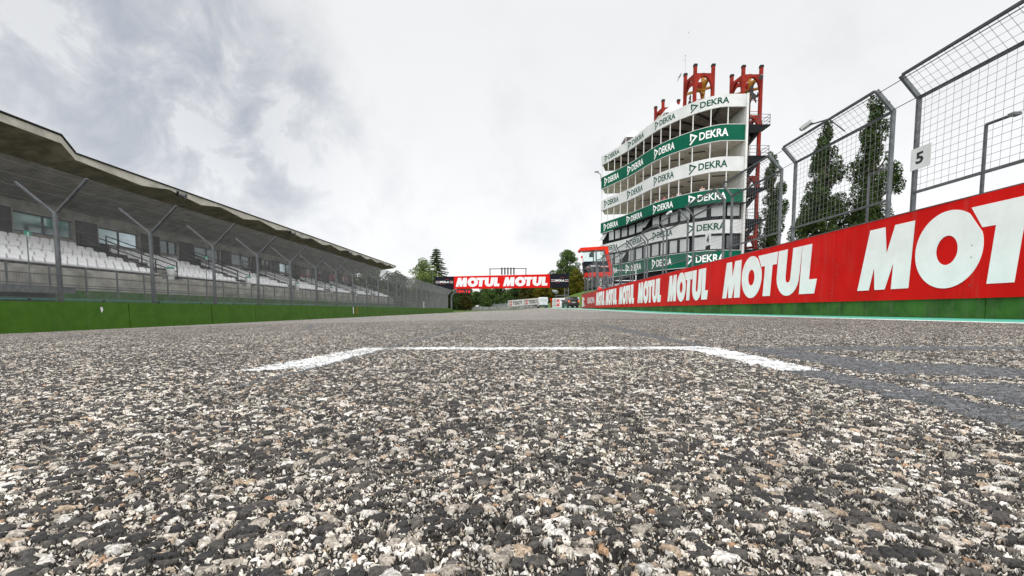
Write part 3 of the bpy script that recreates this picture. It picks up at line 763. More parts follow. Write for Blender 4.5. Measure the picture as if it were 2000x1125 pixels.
# right fence: free-standing framed mesh panels on the wall
RX, RKZ, RTX, RTZ = 5.80, 3.22, 5.52, 3.51
segs = [(4.35, 6.83), (7.28, 9.73), (10.23, 12.51), (12.96, 15.16), (15.66, 17.81), (18.21, 20.37), (20.77, 22.85), (23.3, 25.3), (25.75, 27.7), (28.15, 30.1), (30.55, 32.4), (32.85, 34.7), (35.15, 36.9), (37.3, 38.8)]
nth = ['nearest', 'second', 'third', 'fourth', 'fifth', 'sixth', 'seventh', 'eighth', 'ninth', 'tenth', 'eleventh', 'twelfth', 'thirteenth', 'farthest']
for i, (a, b) in enumerate(segs):
    t_ = thing('fence_panel', f'framed wire mesh fence panel on the red pit wall, {nth[i]} of them', 'fence', (RX, a, 1.5), 'mesh fence panels on the pit wall')
    for yy, dx in ((a, 0), (b, 0)):
        q = MB(); q.bar((RX, yy, 1.45), (RX, yy, RKZ), .055, .040, up=(0, 1, 0)); q.bar((RX, yy, RKZ-.02), (RTX, yy, RTZ), .042, .055)
        q.box(RX-.10, RX+.06, yy-.06, yy+.06, ztop(yy)+.012, ztop(yy)+.025)
        for zz in np.arange(1.75, 3.2, .12): q.box(RX-.034, RX-.026, yy-.012, yy+.012, zz, zz+.03)
        q.build('post', 'galv', t_)
    for (x, z) in ((RX, 1.86), (RX, RKZ-.02), (RTX, RTZ)):
        q = MB(); q.bar((x, a+.03, z), (x, b-.03, z), .034, .034); q.build('rail', 'galv_dark' if z > 3.4 else 'galv', t_)
    q = MB(); 
    for yy in np.arange(a+.1, b-.05, .108):
        q.tube((RX-.01, yy, 1.86), (RX-.01, yy, RKZ), .0026, 4); q.tube((RX-.01, yy, RKZ), (RTX, yy, RTZ), .0026, 4)
    for zz in np.arange(1.86, RKZ, .096): q.tube((RX-.016, a, zz), (RX-.016, b, zz), .0026, 4)
    for k in (.25, .5, .75):
        q.tube((RX+(RTX-RX)*k, a, RKZ+(RTZ-RKZ)*k), (RX+(RTX-RX)*k, b, RKZ+(RTZ-RKZ)*k), .0026, 4)
    q.build('mesh', 'wire', t_)
q = MB()
for (x, z) in ((RTX+.02, RTZ-.05), (RX-.03, RKZ-.01)): q.tube((x, 4.3, z), (x, 38.8, z), .006, 5, cap=True)
tag(q.build('tension_cable', 'galv_dark'), 'pair of steel cables linking the fence panels on the pit wall', 'cable')
def number_plate(y0, y1, z0, z1, txt, lab):
    s = thing('number_plate', lab, 'sign', (RX-.09, y0, z0), 'white number plates on the pit wall fence')
    q = MB(); q.box(RX-.08, RX-.07, min(y0, y1), max(y0, y1), z0, z1); pn = q.build('plate', 'board_white', s)
    q = MB(); mapped(q, font_data(txt, .03, .002), lambda x, y, z: (RX-.082-z, max(y0, y1)-.09-x*(abs(y1-y0)-.20), z0+.07+y*(z1-z0-.14))); q.build('numeral', 'ink', s)
number_plate(6.50, 6.82, 2.16, 2.46, '5', 'white plate with a black 5 hung on the fence post above the lettered board')
number_plate(13.62, 14.0, 2.07, 2.43, '4', 'white plate with a black 4 hung inside the fourth fence panel')
def cctv(x, y, z, lab):
    s = thing('security_camera', lab, 'camera', (x, y, z), 'cameras on the pit wall fence')
    q = MB(); q.bar((x-.05, y+.16, z-.03), (x+.02, y-.04, z+.03), .08, .065); q.build('housing', 'bin_white', s)
    q = MB(); q.bar((x-.06, y+.185, z-.037), (x-.05, y+.16, z-.03), .06, .05); q.build('lens', 'dark', s)
    q = MB(); q.bar((x, y, z-.02), (x+.12, y-.32, z-.05), .02); q.bar((x+.12, y-.32, z-.04), (x+.3, y-.5, z-.33), .018); q.build('arm', 'galv_dark', s)
cctv(5.45, 8.75, 3.60, 'pale security camera on an arm above the second fence panel from the camera')
cctv(5.5, 16.6, 3.62, 'pale security camera on an arm above the fifth fence panel from the camera')
rl = thing('warning_lamp', 'small round red lamp on top of the far end of the pit wall', 'lamp', (5.7, 31.3, 1.46))
q = MB(); q.lathe((5.7, 31.3, 1.475), [(.05, 0), (.10, .03), (.12, .1), (.09, .17), (.03, .2)], 12); q.build('lens', 'red_lamp', rl, True)
q = MB(); q.box(5.64, 5.76, 31.24, 31.36, 1.44, 1.48); q.build('base', 'galv', rl)

# ------------------------------------------------------------------ lamp posts beyond the wall
for i, (x, y, zt, arm) in enumerate(((14, 14.1, 5.66, -.62), (14, 18.6, 5.49, -.7))):
    s = thing('lamp_post', ['thin grey L shaped lamp post seen through the nearest fence panel', 'thin grey L shaped lamp post in front of the right hand poplar'][i], 'lamp post', (x, y, 0), 'lamp posts behind the pit wall')
    q = MB(); q.tube((x, y, -.1), (x, y, zt), .06, 8, .045, True); q.build('pole', 'galv_dark', s)
    q = MB(); q.tube((x, y, zt), (x+.10, y+arm, zt+.02), .045, 8, cap=True); ar = q.build('arm', 'galv_dark', s)
    q = MB(); q.box(x-.02, x+.2, y+arm-.16, y+arm+.02, zt-.03, zt+.05); q.build('lamp_head', 'galv', s)

# ------------------------------------------------------------------ DEKRA tower building
FP = [(12.273, 67.223), (14.7, 60.741), (16.316, 54.415), (18.44, 50.506), (20.558, 48.492), (22.0, 48.22), (23.46, 48.24)]
def catmull(P, n=8):
    P = [np.array(p) for p in P]; P = [2*P[0]-P[1]]+P+[2*P[-1]-P[-2]]; o = []
    for i in range(1, len(P)-2):
        for k in range(n):
            t = k/n
            o.append(.5*((2*P[i])+(-P[i-1]+P[i+1])*t+(2*P[i-1]-5*P[i]+4*P[i+1]-P[i+2])*t*t+(-P[i-1]+3*P[i]-3*P[i+1]+P[i+2])*t**3))
    o.append(P[-2]); return o
FC = catmull(FP); FL = [0.]
for a, b in zip(FC[:-1], FC[1:]): FL.append(FL[-1]+float(np.linalg.norm(b-a)))
FXs = np.array([c[0] for c in FC]); FYs = np.array([c[1] for c in FC]); FLn = np.array(FL); FEND = FL[-1]
def fpos(s, off=0.):
    x = np.interp(s, FLn, FXs); y = np.interp(s, FLn, FYs); e = .25
    dx = np.interp(s+e, FLn, FXs)-np.interp(s-e, FLn, FXs); dy = np.interp(s+e, FLn, FYs)-np.interp(s-e, FLn, FYs); n = math.hypot(dx, dy)
    return (x+dy/n*off, y-dx/n*off)      # off > 0: towards the track
tb = thing('tower_building', 'curved white and green multi storey control building behind the pit wall', 'building', (19, 56, 0))
BANDS = [(22.1, 20.85, 'w'), (19.08, 17.5, 'g'), (15.88, 14.42, 'w'), (12.62, 11.18, 'g'), (9.5, 8.1, 'w'), (6.33, 4.75, 'g')]
SS = np.linspace(0, FEND, 49)
def band(mb, s_list, z0, z1, o_out, o_in):
    P = [(*fpos(s, o_out),) for s in s_list]; Q = [(*fpos(s, o_in),) for s in s_list]; vs = []; fs = []
    for p, q_ in zip(P, Q): vs += [(p[0], p[1], z0), (p[0], p[1], z1), (q_[0], q_[1], z1), (q_[0], q_[1], z0)]
    for i in range(len(P)-1):
        o = 4*i; fs += [(o, o+4, o+5, o+1), (o+1, o+5, o+6, o+2), (o+2, o+6, o+7, o+3), (o+3, o+7, o+4, o)]
    fs += [(0, 1, 2, 3), tuple(4*(len(P)-1)+k for k in (3, 2, 1, 0))]
    mb.add(vs, fs)
TXT = [(.72, 4.45), (6.35, 10.5), (12.88, 16.25), (18.05, 22.1)]
for zt, zb, c in BANDS:
    q = MB(); band(q, SS, zb, zt, 0., -.18); o = q.build('fascia_band', 'dekra_white' if c == 'w' else 'dekra_green', tb)
    if c == 'g':
        q = MB(); band(q, SS, zt, zt+.05, .02, -.2); band(q, SS, zb-.05, zb, .02, -.2); q.build('trim', 'white_paint', o)
    H_ = zt-zb
    for sa, sb in TXT:
        L = sb-sa; mk = .20*L; q = MB()
        mapped(q, MARK, lambda x, y, z: (*fpos(sa+.03*L+(x+.1)/.7*mk, .012+z), zb+.14*H_+y*H_*.74))
        mapped(q, font_data('DEKRA', .022, .003), lambda x, y, z: (*fpos(sa+.29*L+x*.71*L, .012+z), zb+.27*H_+y*H_*.50))
        q.build('lettering', 'letter_green' if c == 'w' else 'white_letter', o)
# floors and ceilings
CORE = [(17.6, 70.5), (18.9, 63.), (20.6, 57.5), (23.4, 53.2)]
def slab(mb, z0, z1, core=None):
    fr = [fpos(s, -.19) for s in SS]; bk = [(24.2, 53.), (24.2, 72.), (13.2, 72.)] if core is None else core
    pts = fr+bk; n = len(pts)
    mb.add([(x, y, z0) for x, y in pts]+[(x, y, z1) for x, y in pts], [tuple(range(n)), tuple(range(n, 2*n))[::-1]]+[(i, (i+1) % n, n+(i+1) % n, n+i) for i in range(n)])
for i, (z0, z1) in enumerate(((20.95, 21.85), (17.6, 17.95), (14.5, 14.85), (11.3, 11.6), (8.2, 8.5), (4.9, 5.2))):
    q = MB(); slab(q, z0, z1, [(23.5, 56), (23.5, 69.), (13.4, 70.2)]); q.build('floor_slab' if i else 'roof_slab', 'ceiling_dark' if i == 0 else 'ceiling_grey', tb)
q = MB(); cc = CORE
for (x0, y0), (x1, y1) in zip(cc[:-1], cc[1:]):
    q.add([(x0, y0, 0), (x1, y1, 0), (x1, y1, 20.95), (x0, y0, 20.95)], [(0, 1, 2, 3)])
q.add([(23.4, 53.2, 0), (23.4, 72, 0), (23.4, 72, 20.95), (23.4, 53.2, 20.95)], [(0, 1, 2, 3)])
q.add([(17.6, 70.5, 0), (23.4, 72, 0), (23.4, 72, 20.95), (17.6, 70.5, 20.95)], [(0, 1, 2, 3)])
q.build('core_wall', 'brown_wall', tb)
q = MB(); q.box(23.46, 23.68, 48.05, 72, 0, 22.12); q.build('side_wall', 'white_paint', tb)
for k in range(9):
    s = 2+k*2.4; a = fpos(s, -.3); b = fpos(min(FEND-.2, s+.6), -4.2); q = MB(); q.bar((a[0], a[1], 20.88), (b[0], b[1], 20.88), .16, .22); q.build('ceiling_beam', 'dark_door', tb)
for (z0, nlamp) in ((17.55, 4), (14.45, 5)):
    for k in range(nlamp):
        s = 7+k*3.3; a = fpos(s, -1.6); b = fpos(s+.5, -1.9); q = MB(); q.bar((a[0], a[1], z0-.04), (b[0]+1.1, b[1]-.4, z0-.04), .14, .06); q.build('ceiling_lamp', 'dark_door', tb)
# mullions
MU = [22.05, 20.33, 18.44, 16.86, 15.49, 14.04, 12.34, 10.38, 8.37, 6.49, 4.77, 3.23, 1.66, .07]
for (z0, z1) in ((19.08, 20.9), (15.88, 17.55), (12.62, 14.46)):
    for s in MU:
        a = fpos(s, -.09); q = MB(); q.bar((a[0], a[1], z0-.02), (a[0], a[1], z1+.02), .09, .09); q.build('mullion', 'white_paint', tb)
# glazed storeys
edges = [FEND-.05]+MU
for (z0, z1, sill, head) in ((9.5, 11.18, .42, .12), (6.33, 8.1, .20, .22), (2.4, 4.75, .2, 1.0)):
    q = MB(); band(q, SS, z0, z1+.0, -.32, -.36); o = q.build('glazing_wall', 'black_steel', tb)
    for k in range(len(edges)-1):
        s1, s0 = edges[k], edges[k+1]; w_ = s1-s0
        a = fpos(s0+.17*w_, -.22); b = fpos(s1-.10*w_, -.22)
        opened = (z0 > 9 and k in (7, 13)) or (6 < z0 < 7 and k == 10)
        q = MB(); 
        if opened:
            a2 = fpos(s0+.17*w_, .45); b2 = fpos(s1-.1*w_, .45); zt = z1-head
            q.add([(a2[0], a2[1], zt-.95), (b2[0], b2[1], zt-.95), (b[0], b[1], zt), (a[0], a[1], zt), (a2[0], a2[1], zt-.99), (b2[0], b2[1], zt-.99), (b[0], b[1], zt-.04), (a[0], a[1], zt-.04)], [(0, 1, 2, 3), (7, 6, 5, 4), (0, 4, 5, 1), (1, 5, 6, 2), (2, 6, 7, 3), (3, 7, 4, 0)])
        else:
            q.bar((a[0], a[1], (z0+sill+z1-head)/2), (b[0], b[1], (z0+sill+z1-head)/2), .03, z1-head-z0-sill)
        o2 = q.build('window', 'window_dark' if (k == 0 and z0 < 9) else 'window_blind', tb)
        if opened: o2['label'] = 'window pane tilted open'
q = MB()
for k in range(15):
    s = 1+k*1.5; a = fpos(s, .02); b = fpos(s+.9, .55); q.bar((a[0], a[1], 10.95), (b[0], b[1], 10.88), .05, .04)
band(q, SS[8:], 11.02, 11.10, .75, .0); q.build('awning', 'black_steel', tb)
# ground floor grilles, roof parapet
q = MB()
for z in np.arange(.2, 2.3, .28): band(q, SS, z, z+.14, -.20, -.34)
q.build('louvre', 'galv_dark', tb)
q = MB(); q.box(16.6, 19.0, 55.0, 60.5, 21.85, 22.75); q.build('roof_parapet', 'concrete_light', tb)

# roof tents
def tent(x, y, z, w, h, lab):
    s = thing('roof_tent', lab, 'tent', (x, y, z), 'white tents on the tower roof')
    q = MB(); hw = w/2
    q.add([(x-hw, y-hw, z+h*.45), (x+hw, y-hw, z+h*.45), (x+hw, y+hw, z+h*.45), (x-hw, y+hw, z+h*.45), (x, y, z+h), (x-hw, y-hw, z+h*.36), (x+hw, y-hw, z+h*.36), (x+hw, y+hw, z+h*.36), (x-hw, y+hw, z+h*.36),
           (x-hw*.4, y-hw*.4, z+h*.70), (x+hw*.4, y-hw*.4, z+h*.70), (x+hw*.4, y+hw*.4, z+h*.70), (x-hw*.4, y+hw*.4, z+h*.70)],
          [(0, 1, 10, 9), (1, 2, 11, 10), (2, 3, 12, 11), (3, 0, 9, 12), (9, 10, 4), (10, 11, 4), (11, 12, 4), (12, 9, 4), (0, 5, 6, 1), (1, 6, 7, 2), (2, 7, 8, 3), (3, 8, 5, 0)])
    q.build('canopy', 'tent_white', s)
    for sx in (-1, 1):
        for sy in (-1, 1):
            q = MB(); q.bar((x+sx*hw*.97, y+sy*hw*.97, z), (x+sx*hw*.97, y+sy*hw*.97, z+h*.4), .07); q.build('leg', 'white_paint', s)
    q = MB(); q.box(x-hw*.96, x+hw*.96, y+hw*.93, y+hw*.95, z+.1, z+h*.4); q.build('side_curtain', 'tent_skin', s)
tent(18.75, 56.2, 21.86, 3.0, 3.1, 'white pointed tent on the tower roof, left of the tall red frames')
tent(19.9, 56.6, 21.86, 2.6, 3.5, 'white pointed tent on the tower roof tucked against the middle red frame')
tent(15.6, 62.6, 21.86, 2.6, 2.2, 'small pale tent peak at the left end of the tower roof')

# red frame towers
def horse(mb, f):
    pts = [(.30, 0), (.36, .02), (.46, .22), (.60, .34), (.66, .30), (.78, .30), (.95, .12), (1.02, .15), (.92, .32), (.98, .45), (1.12, .40), (1.18, .55), (1.10, .72), (1.06, .52), (.93, .56), (.80, .62), (.66, .66), (.62, .80), (.66, .96), (.58, 1.06), (.50, 1.10), (.40, 1.04), (.24, .98), (.22, .92), (.38, .90), (.36, .80), (.18, .84), (.06, .74), (.10, .70), (.22, .76), (.30, .70), (.12, .62), (.10, .50), (.17, .50), (.22, .58), (.42, .58), (.46, .48), (.40, .30)]
    mapped(mb, outline_data([pts], .10), f)
def frame_tower(x, y, w, d, zb, zt, lab, yellow=True, hz=True):
    s = thing('red_tower', lab, 'tower', (x, y, zb), 'red arched frame towers')
    C4 = [(x-.35, y+d), (x, y), (x+w, y), (x+w-.3, y+d)]; cw = .32
    for i, (cx, cy) in enumerate(C4):
        q = MB(); q.bar((cx, cy, zb), (cx, cy, zt-.25), cw, cw, up=(0, 1, 0)); o = q.build('column', 'tower_yellow' if (i == 3 and yellow) else 'tower_red', s)
        q = MB(); q.bar((cx, cy, zt-.25), (cx, cy, zt), cw+.06, cw+.06, up=(0, 1, 0)); q.build('cap', 'roof_edge', o)
    def arch(a, b, top, h, spring, mat='tower_red'):
        ax, ay = a; bx, by = b; L = math.hypot(bx-ax, by-ay); r = L/2-cw/2
        lp = [(cw/2, top), (L-cw/2, top), (L-cw/2, spring)]+[(L/2+r*math.cos(R(k)), spring+(top-h-spring)*math.sin(R(k))) for k in range(10, 180, 10)]+[(cw/2, spring)]
        q = MB(); mapped(q, outline_data([lp], .30), lambda u, v, z: (ax+(bx-ax)*u/L+(by-ay)/L*z, ay+(by-ay)*u/L-(bx-ax)/L*z, v)); return q.build('arch', mat, s)
    z = zt-1.0; lv = 0
    while z > zb+4:
        for k in range(4):
            a, b = C4[k], C4[(k+1) % 4]
            arch(a, b, z, .30, z-1.9, 'tower_yellow' if (k in (2,) and yellow and lv == 0) else 'tower_red')
        q = MB(); q.bar((x+.1, y+.2, z-1.35), (x+w-.3, y+d-.2, z-1.35), .18, .24); q.bar((x+w-.1, y+.2, z-1.35), (x-.2, y+d-.2, z-1.35), .18, .24); q.build('brace', 'tower_yellow' if yellow and lv == 0 else 'tower_red', s)
        z -= 4.4 if lv == 0 else 6.6; lv += 1
    if hz:
        q = MB(); horse(q, lambda u, v, zz: (x+.62+u*1.05, y+.25+zz, zt-4.15+v*2.0)) if x > 22 else horse(q, lambda u, v, zz: (x-.12+zz*.5, y+1.6-u*1.3, zt-5.0+v*2.0)); q.build('emblem', 'ink', s)
        q = MB()
        for k in range(3): q.bar((x+.2, y+.12, zt-4.9+k*1.2), (x+w, y+.12, zt-4.9+k*1.2), .04)
        q.build('safety_rail', 'tower_red', s)
    return s
frame_tower(25.25, 52.8, 1.98, 2.0, 0, 27.2, 'tall red arched frame tower with yellow interior standing right of the white building', True, True)
frame_tower(19.80, 52.5, 1.98, 2.0, 21.9, 27.2, 'red arched frame tower on the roof left of the tallest one', True, True)
frame_tower(18.98, 61.0, 1.98, 2.0, 21.9, 27.2, 'most distant red arched frame, its top showing behind the roof tents', False, False)
q = MB(); q.tube((19.4, 54.5, 27.2), (19.4, 54.5, 29.2), .011, 5, cap=True); q.lathe((19.4, 54.5, 29.15), [(.03, 0), (.05, .04), (.03, .08)], 8)
tag(q.build('antenna_mast', 'galv'), 'thin whip antenna on the left column of the roof tower', 'antenna')
sp_ = thing('floodlight', 'small grey floodlight on the right column of the tall red tower', 'floodlight', (27.2, 52.6, 25.9))
q = MB(); q.tube((27.15, 52.5, 26.05), (26.85, 52.1, 25.6), .1, 10, .24, True); q.build('lamp_head', 'galv', sp_)
q = MB(); q.bar((27.3, 52.7, 26.1), (27.1, 52.5, 26.0), .06); q.build('bracket', 'black_steel', sp_)
q = MB(); q.tube((17.0, 50, 24.2), (17.25, 50, 24.7), .02, 6, .05, True); q.tube((17.25, 50, 24.7), (17.42, 50, 25.05), .07, 6, .03, True); q.tube((17.3, 50, 24.8), (17.05, 50.2, 24.62), .03, 4, .01, True)
tag(q.build('bird', 'ink'), 'small dark bird gliding in the sky left of the red towers', 'bird', 'birds above the tower')
for i, (x, z, lb) in enumerate(((17.6, 26.4, 'tiny dark bird speck level with the tower columns'), (18.0, 29.2, 'highest tiny dark bird speck beside the antenna'))):
    q = MB(); q.add([(x, 50, z), (x+.12, 50.05, z-.14), (x+.10, 50, z-.20), (x+.02, 49.9, z-.05)], [(0, 1, 2), (0, 2, 3), (0, 3, 1), (1, 3, 2)]); tag(q.build('bird', 'ink'), lb, 'bird', 'birds above the tower')
fb = thing('mounted_floodlight', 'small lamp on a bracket at the left corner of the curved building', 'lamp', (12.2, 67, 19.3))
q = MB(); q.bar((12.25, 67.2, 18.6), (12.05, 66.6, 19.4), .06); q.bar((12.05, 66.6, 19.4), (11.5, 66, 19.55), .06); q.build('arm', 'galv_dark', fb)
q = MB(); q.bar((11.6, 66, 19.6), (11.1, 65.6, 19.45), .22, .14); q.build('lamp_head', 'galv', fb)

# black escape stair
st = thing('fire_escape', 'black steel zigzag fire escape between the white building and the red tower', 'staircase', (25, 50.5, 0))
LV = [19.6, 16.4, 13.1, 9.8, 6.6, 3.3]
for i, z in enumerate(LV):
    q = MB(); q.box(23.65, 26.75, 49.6, 51.3, z-.12, z+.02); q.hexa([(23.65, 49.6, z-.85), (25.20, 49.6, z-.85), (25.20, 51.3, z-.85), (23.65, 51.3, z-.85), (23.65, 49.6, z-.13), (26.60, 49.6, z-.13), (26.60, 51.3, z-.13), (23.65, 51.3, z-.13)]); q.build('landing', 'black_steel', st)
    q = MB()
    for x in (23.70, 24.70, 25.50, 26.70): q.bar((x, 49.62, z), (x, 49.62, z+1.05), .045)
    for yy in (51.25,): q.bar((26.70, yy, z), (26.70, yy, z+1.05), .045)
    for dz in (1.05, .7, .35): q.bar((23.70, 49.62, z+dz), (26.70, 49.62, z+dz), .035); q.bar((26.70, 49.62, z+dz), (26.70, 51.25, z+dz), .035)
    q.build('guard_rail', 'galv_dark', st)
    zn = LV[i+1] if i+1 < len(LV) else 0.
    q = MB(); q.bar((25.70, 50.0, z-.7), (24.00, 50.0, zn+.4), .08, .25); q.bar((25.70, 50.9, z-.7), (24.00, 50.9, zn+.4), .08, .25)
    for k in range(9):
        f_ = k/8; q.box(25.70-1.7*f_-.28, 25.70-1.7*f_+.05, 50.0, 50.9, z-.7+(zn-z+1.1)*f_, z-.64+(zn-z+1.1)*f_)
    q.build('flight', 'black_steel', st)
q = MB(); q.bar((24.35, 49.55, 0), (24.35, 49.55, 22.6), .22, .22, up=(0, 1, 0)); q.bar((23.70, 51.3, 0), (23.70, 51.3, 20), .18, .18, up=(0, 1, 0)); q.build('post', 'black_steel', st)

# people on the balcony
def skinned(name, pts, edges, rad, mat, parent):
    me = bpy.data.meshes.new(name); me.from_pydata(pts, edges, []); me.materials.append(MATS[mat])
    o = bpy.data.objects.new(name, me); COL.objects.link(o); put(o, parent)
    mo = o.modifiers.new('skin', 'SKIN'); mo.use_smooth_shade = True
    if not me.skin_vertices: 
        bm_ = bmesh.new(); bm_.from_mesh(me); bm_.verts.layers.skin.verify(); bm_.to_mesh(me); bm_.free()
    for i, r_ in enumerate(rad): me.skin_vertices[0].data[i].radius = (r_ if isinstance(r_, tuple) else (r_, r_))
    me.skin_vertices[0].data[0].use_root = True
    sb = o.modifiers.new('sub', 'SUBSURF'); sb.levels = 1; sb.render_levels = 1
    return o
def person(x, y, z, cloth, lab, ang=0.):
    s = thing('person', lab, 'person', (x, y, z), 'people on the balcony')
    ca, sa_ = math.cos(ang), math.sin(ang)
    def W(p): return (x+p[0]*ca-p[1]*sa_, y+p[0]*sa_+p[1]*ca, z+p[2])
    B = [(0, 0, .95), (0, 0, 1.2), (0, -.02, 1.42), (0, -.04, 1.52), (0, -.06, 1.62), (0, -.07, 1.72),
         (-.18, -.02, 1.42), (-.22, -.16, 1.20), (-.16, -.36, 1.12), (-.14, -.45, 1.11), (.18, -.02, 1.42), (.22, -.16, 1.20), (.16, -.36, 1.12), (.14, -.45, 1.11),
         (-.10, 0, .88), (-.11, -.02, .48), (-.11, .02, .08), (-.11, -.14, .04), (.10, 0, .88), (.11, -.02, .48), (.11, .02, .08), (.11, -.14, .04)]
    E = [(0, 1), (1, 2), (2, 3), (3, 4), (4, 5), (2, 6), (6, 7), (7, 8), (8, 9), (2, 10), (10, 11), (11, 12), (12, 13), (0, 14), (14, 15), (15, 16), (16, 17), (0, 18), (18, 19), (19, 20), (20, 21)]
    Rr = [.13, .12, .13, .055, .095, .08, .06, .045, .035, .04, .06, .045, .035, .04, .09, .06, .04, .035, .09, .06, .04, .035]
    skinned('body', [W(p) for p in B], E, Rr, 'skin', s)
    S = [(0, 0, .98), (0, 0, 1.2), (0, -.02, 1.40), (-.18, -.02, 1.41), (-.22, -.13, 1.25), (.18, -.02, 1.41), (.22, -.13, 1.25)]
    skinned('shirt', [W(p) for p in S], [(0, 1), (1, 2), (2, 3), (3, 4), (2, 5), (5, 6)], [.16, .145, .15, .085, .065, .085, .065], cloth, s)
    T = [(0, 0, .95), (-.10, 0, .86), (-.11, -.02, .48), (-.11, .02, .12), (.10, 0, .86), (.11, -.02, .48), (.11, .02, .12)]
    skinned('trousers', [W(p) for p in T], [(0, 1), (1, 2), (2, 3), (0, 4), (4, 5), (5, 6)], [.15, .11, .08, .06, .11, .08, .06], 'cloth_dark', s)
    q = MB(); c = W((0, -.045, 1.66)); q.lathe(c, [(.085, 0), (.105, .06), (.085, .12), (.03, .155)], 10); q.build('hair', 'hair', s, True)
for sv_, cl_, lb in ((12.6, 'cloth_white', 'person in a white shirt leaning on the balcony edge, leftmost of the group'), (14.1, 'cloth_pink', 'person in a pink shirt on the balcony beside the one in white'),
                     (14.9, 'cloth_dark', 'person in dark clothes half hidden behind the pink shirted person'), (16.4, 'cloth_white', 'person in a pale top at the balcony edge near the middle'), (19.4, 'cloth_white', 'person in a pale top at the right end of the balcony')):
    a = fpos(sv_, -.75 if cl_ != 'cloth_dark' else -1.3); person(a[0], a[1], 11.62, cl_, lb, -.7)

# ------------------------------------------------------------------ starter's cabin over the pit wall
cb = thing('starter_cabin', 'red and black raised glass cabin over the far end of the pit wall', 'cabin', (6.4, 37, 1.5))
cy0, cy1 = 37., 38.3
def prism(mb, pts, y0, y1):
    n = len(pts); mb.add([(x, y0, z) for x, z in pts]+[(x, y1, z) for x, z in pts], [tuple(range(n)), tuple(range(n, 2*n))[::-1]]+[(i, n+i, n+(i+1) % n, (i+1) % n) for i in range(n)])
q = MB(); prism(q, [(5.10, 4.93), (5.18, 5.12), (7.16, 5.24), (7.40, 5.20), (7.40, 4.98), (5.2, 4.86)], cy0, cy1); q.build('roof', 'cab_red', cb)
q = MB(); prism(q, [(7.10, 4.97), (7.40, 4.98), (7.85, 3.15), (7.55, 3.15)], cy0, cy0+.3); prism(q, [(7.55, 3.14), (7.85, 3.14), (7.75, 2.85), (5.65, 2.80), (5.58, 3.12), (7.5, 3.2)], cy0, cy0+.3); q.build('side_frame', 'cab_red', cb)
q = MB(); prism(q, [(5.45, 4.02), (7.42, 4.06), (7.56, 3.22), (5.60, 3.12)], cy0+.02, cy1-.1); o = q.build('body', 'panel_black', cb)
q = MB(); prism(q, [(5.60, 3.10), (7.5, 3.18), (7.5, 2.84), (5.66, 2.78)], cy0+.31, cy1-.12); q.build('floor', 'cab_red', cb)
q = MB(); mapped(q, font_data('IMOLA', .03, .003), lambda x, y, z: (5.98+x*.78, cy0+.012-z, 3.58+y*.14+x*.03)); q.box(5.62, 5.95, cy0+.008, cy0+.018, 3.56, 3.60); q.box(6.80, 7.42, cy0+.008, cy0+.018, 3.62, 3.66); q.build('lettering', 'white_letter', o)
q = MB(); q.box(6.80, 7.42, cy0+.006, cy0+.017, 3.55, 3.60); q.box(5.64, 5.95, cy0+.006, cy0+.017, 3.48, 3.52); q.build('stripe', 'plus_red', o)
q = MB(); q.box(5.35, 7.1, cy0+.05, cy0+.075, 4.04, 4.90); q.build('window', 'clear_glass', cb)
q = MB(); q.add([(5.28, cy0+.06, 4.88), (5.45, cy0+.06, 4.03), (5.45, cy1-.1, 4.03), (5.28, cy1-.1, 4.88)], [(0, 1, 2, 3)]); q.build('window', 'clear_glass', cb)
q = MB(); q.bar((6.48, cy0+.04, 3.0), (6.42, cy0+.04, 4.95), .10); q.bar((7.08, cy0+.04, 4.0), (7.05, cy0+.04, 4.98), .08); q.bar((6.4, cy1-.2, 4.0), (6.4, cy1-.2, 4.95), .08); q.build('window_post', 'galv', cb)
q = MB(); q.box(6.0, 6.35, cy0+.6, cy0+.9, 4.45, 4.75); q.box(6.1, 6.3, cy0+.6, cy0+.8, 4.75, 4.95); q.build('monitor', 'dark', cb)
for (x0, x1, yy) in ((6.5, 6.85, cy0), (7.3, 7.75, cy0), (6.5, 6.85, cy1-.4), (7.3, 7.75, cy1-.4)):
    q = MB(); q.bar((x0, yy, 3.0), (x1, yy, .1), .14); q.build('leg', 'galv', cb)
q = MB(); q.bar((6.6, cy0, 1.9), (7.6, cy0, 2.7), .07); q.bar((7.4, cy0, 1.6), (6.55, cy0, 2.6), .07); q.build('brace', 'galv', cb)
q = MB(); mapped(q, font_data('LUCE', .02, .01), lambda x, y, z: (6.72+y*.16, cy0-.09-z, 1.7+x*.95)); q.build('sign', 'board_white', cb)
# white frame (pit perch) beyond the wall
q = MB(); 
for (x, z0, z1) in ((8.0, .2, 3.4), (9.9, .2, 3.4)): q.bar((x, 38, z0), (x, 38, z1), .06)
for z in (3.4, 2.55): q.bar((8.0, 38, z), (9.9, 38, z), .06)
tag(q.build('goal_frame', 'line_white'), 'thin pale rectangular frame standing right of the red cabin', 'frame')

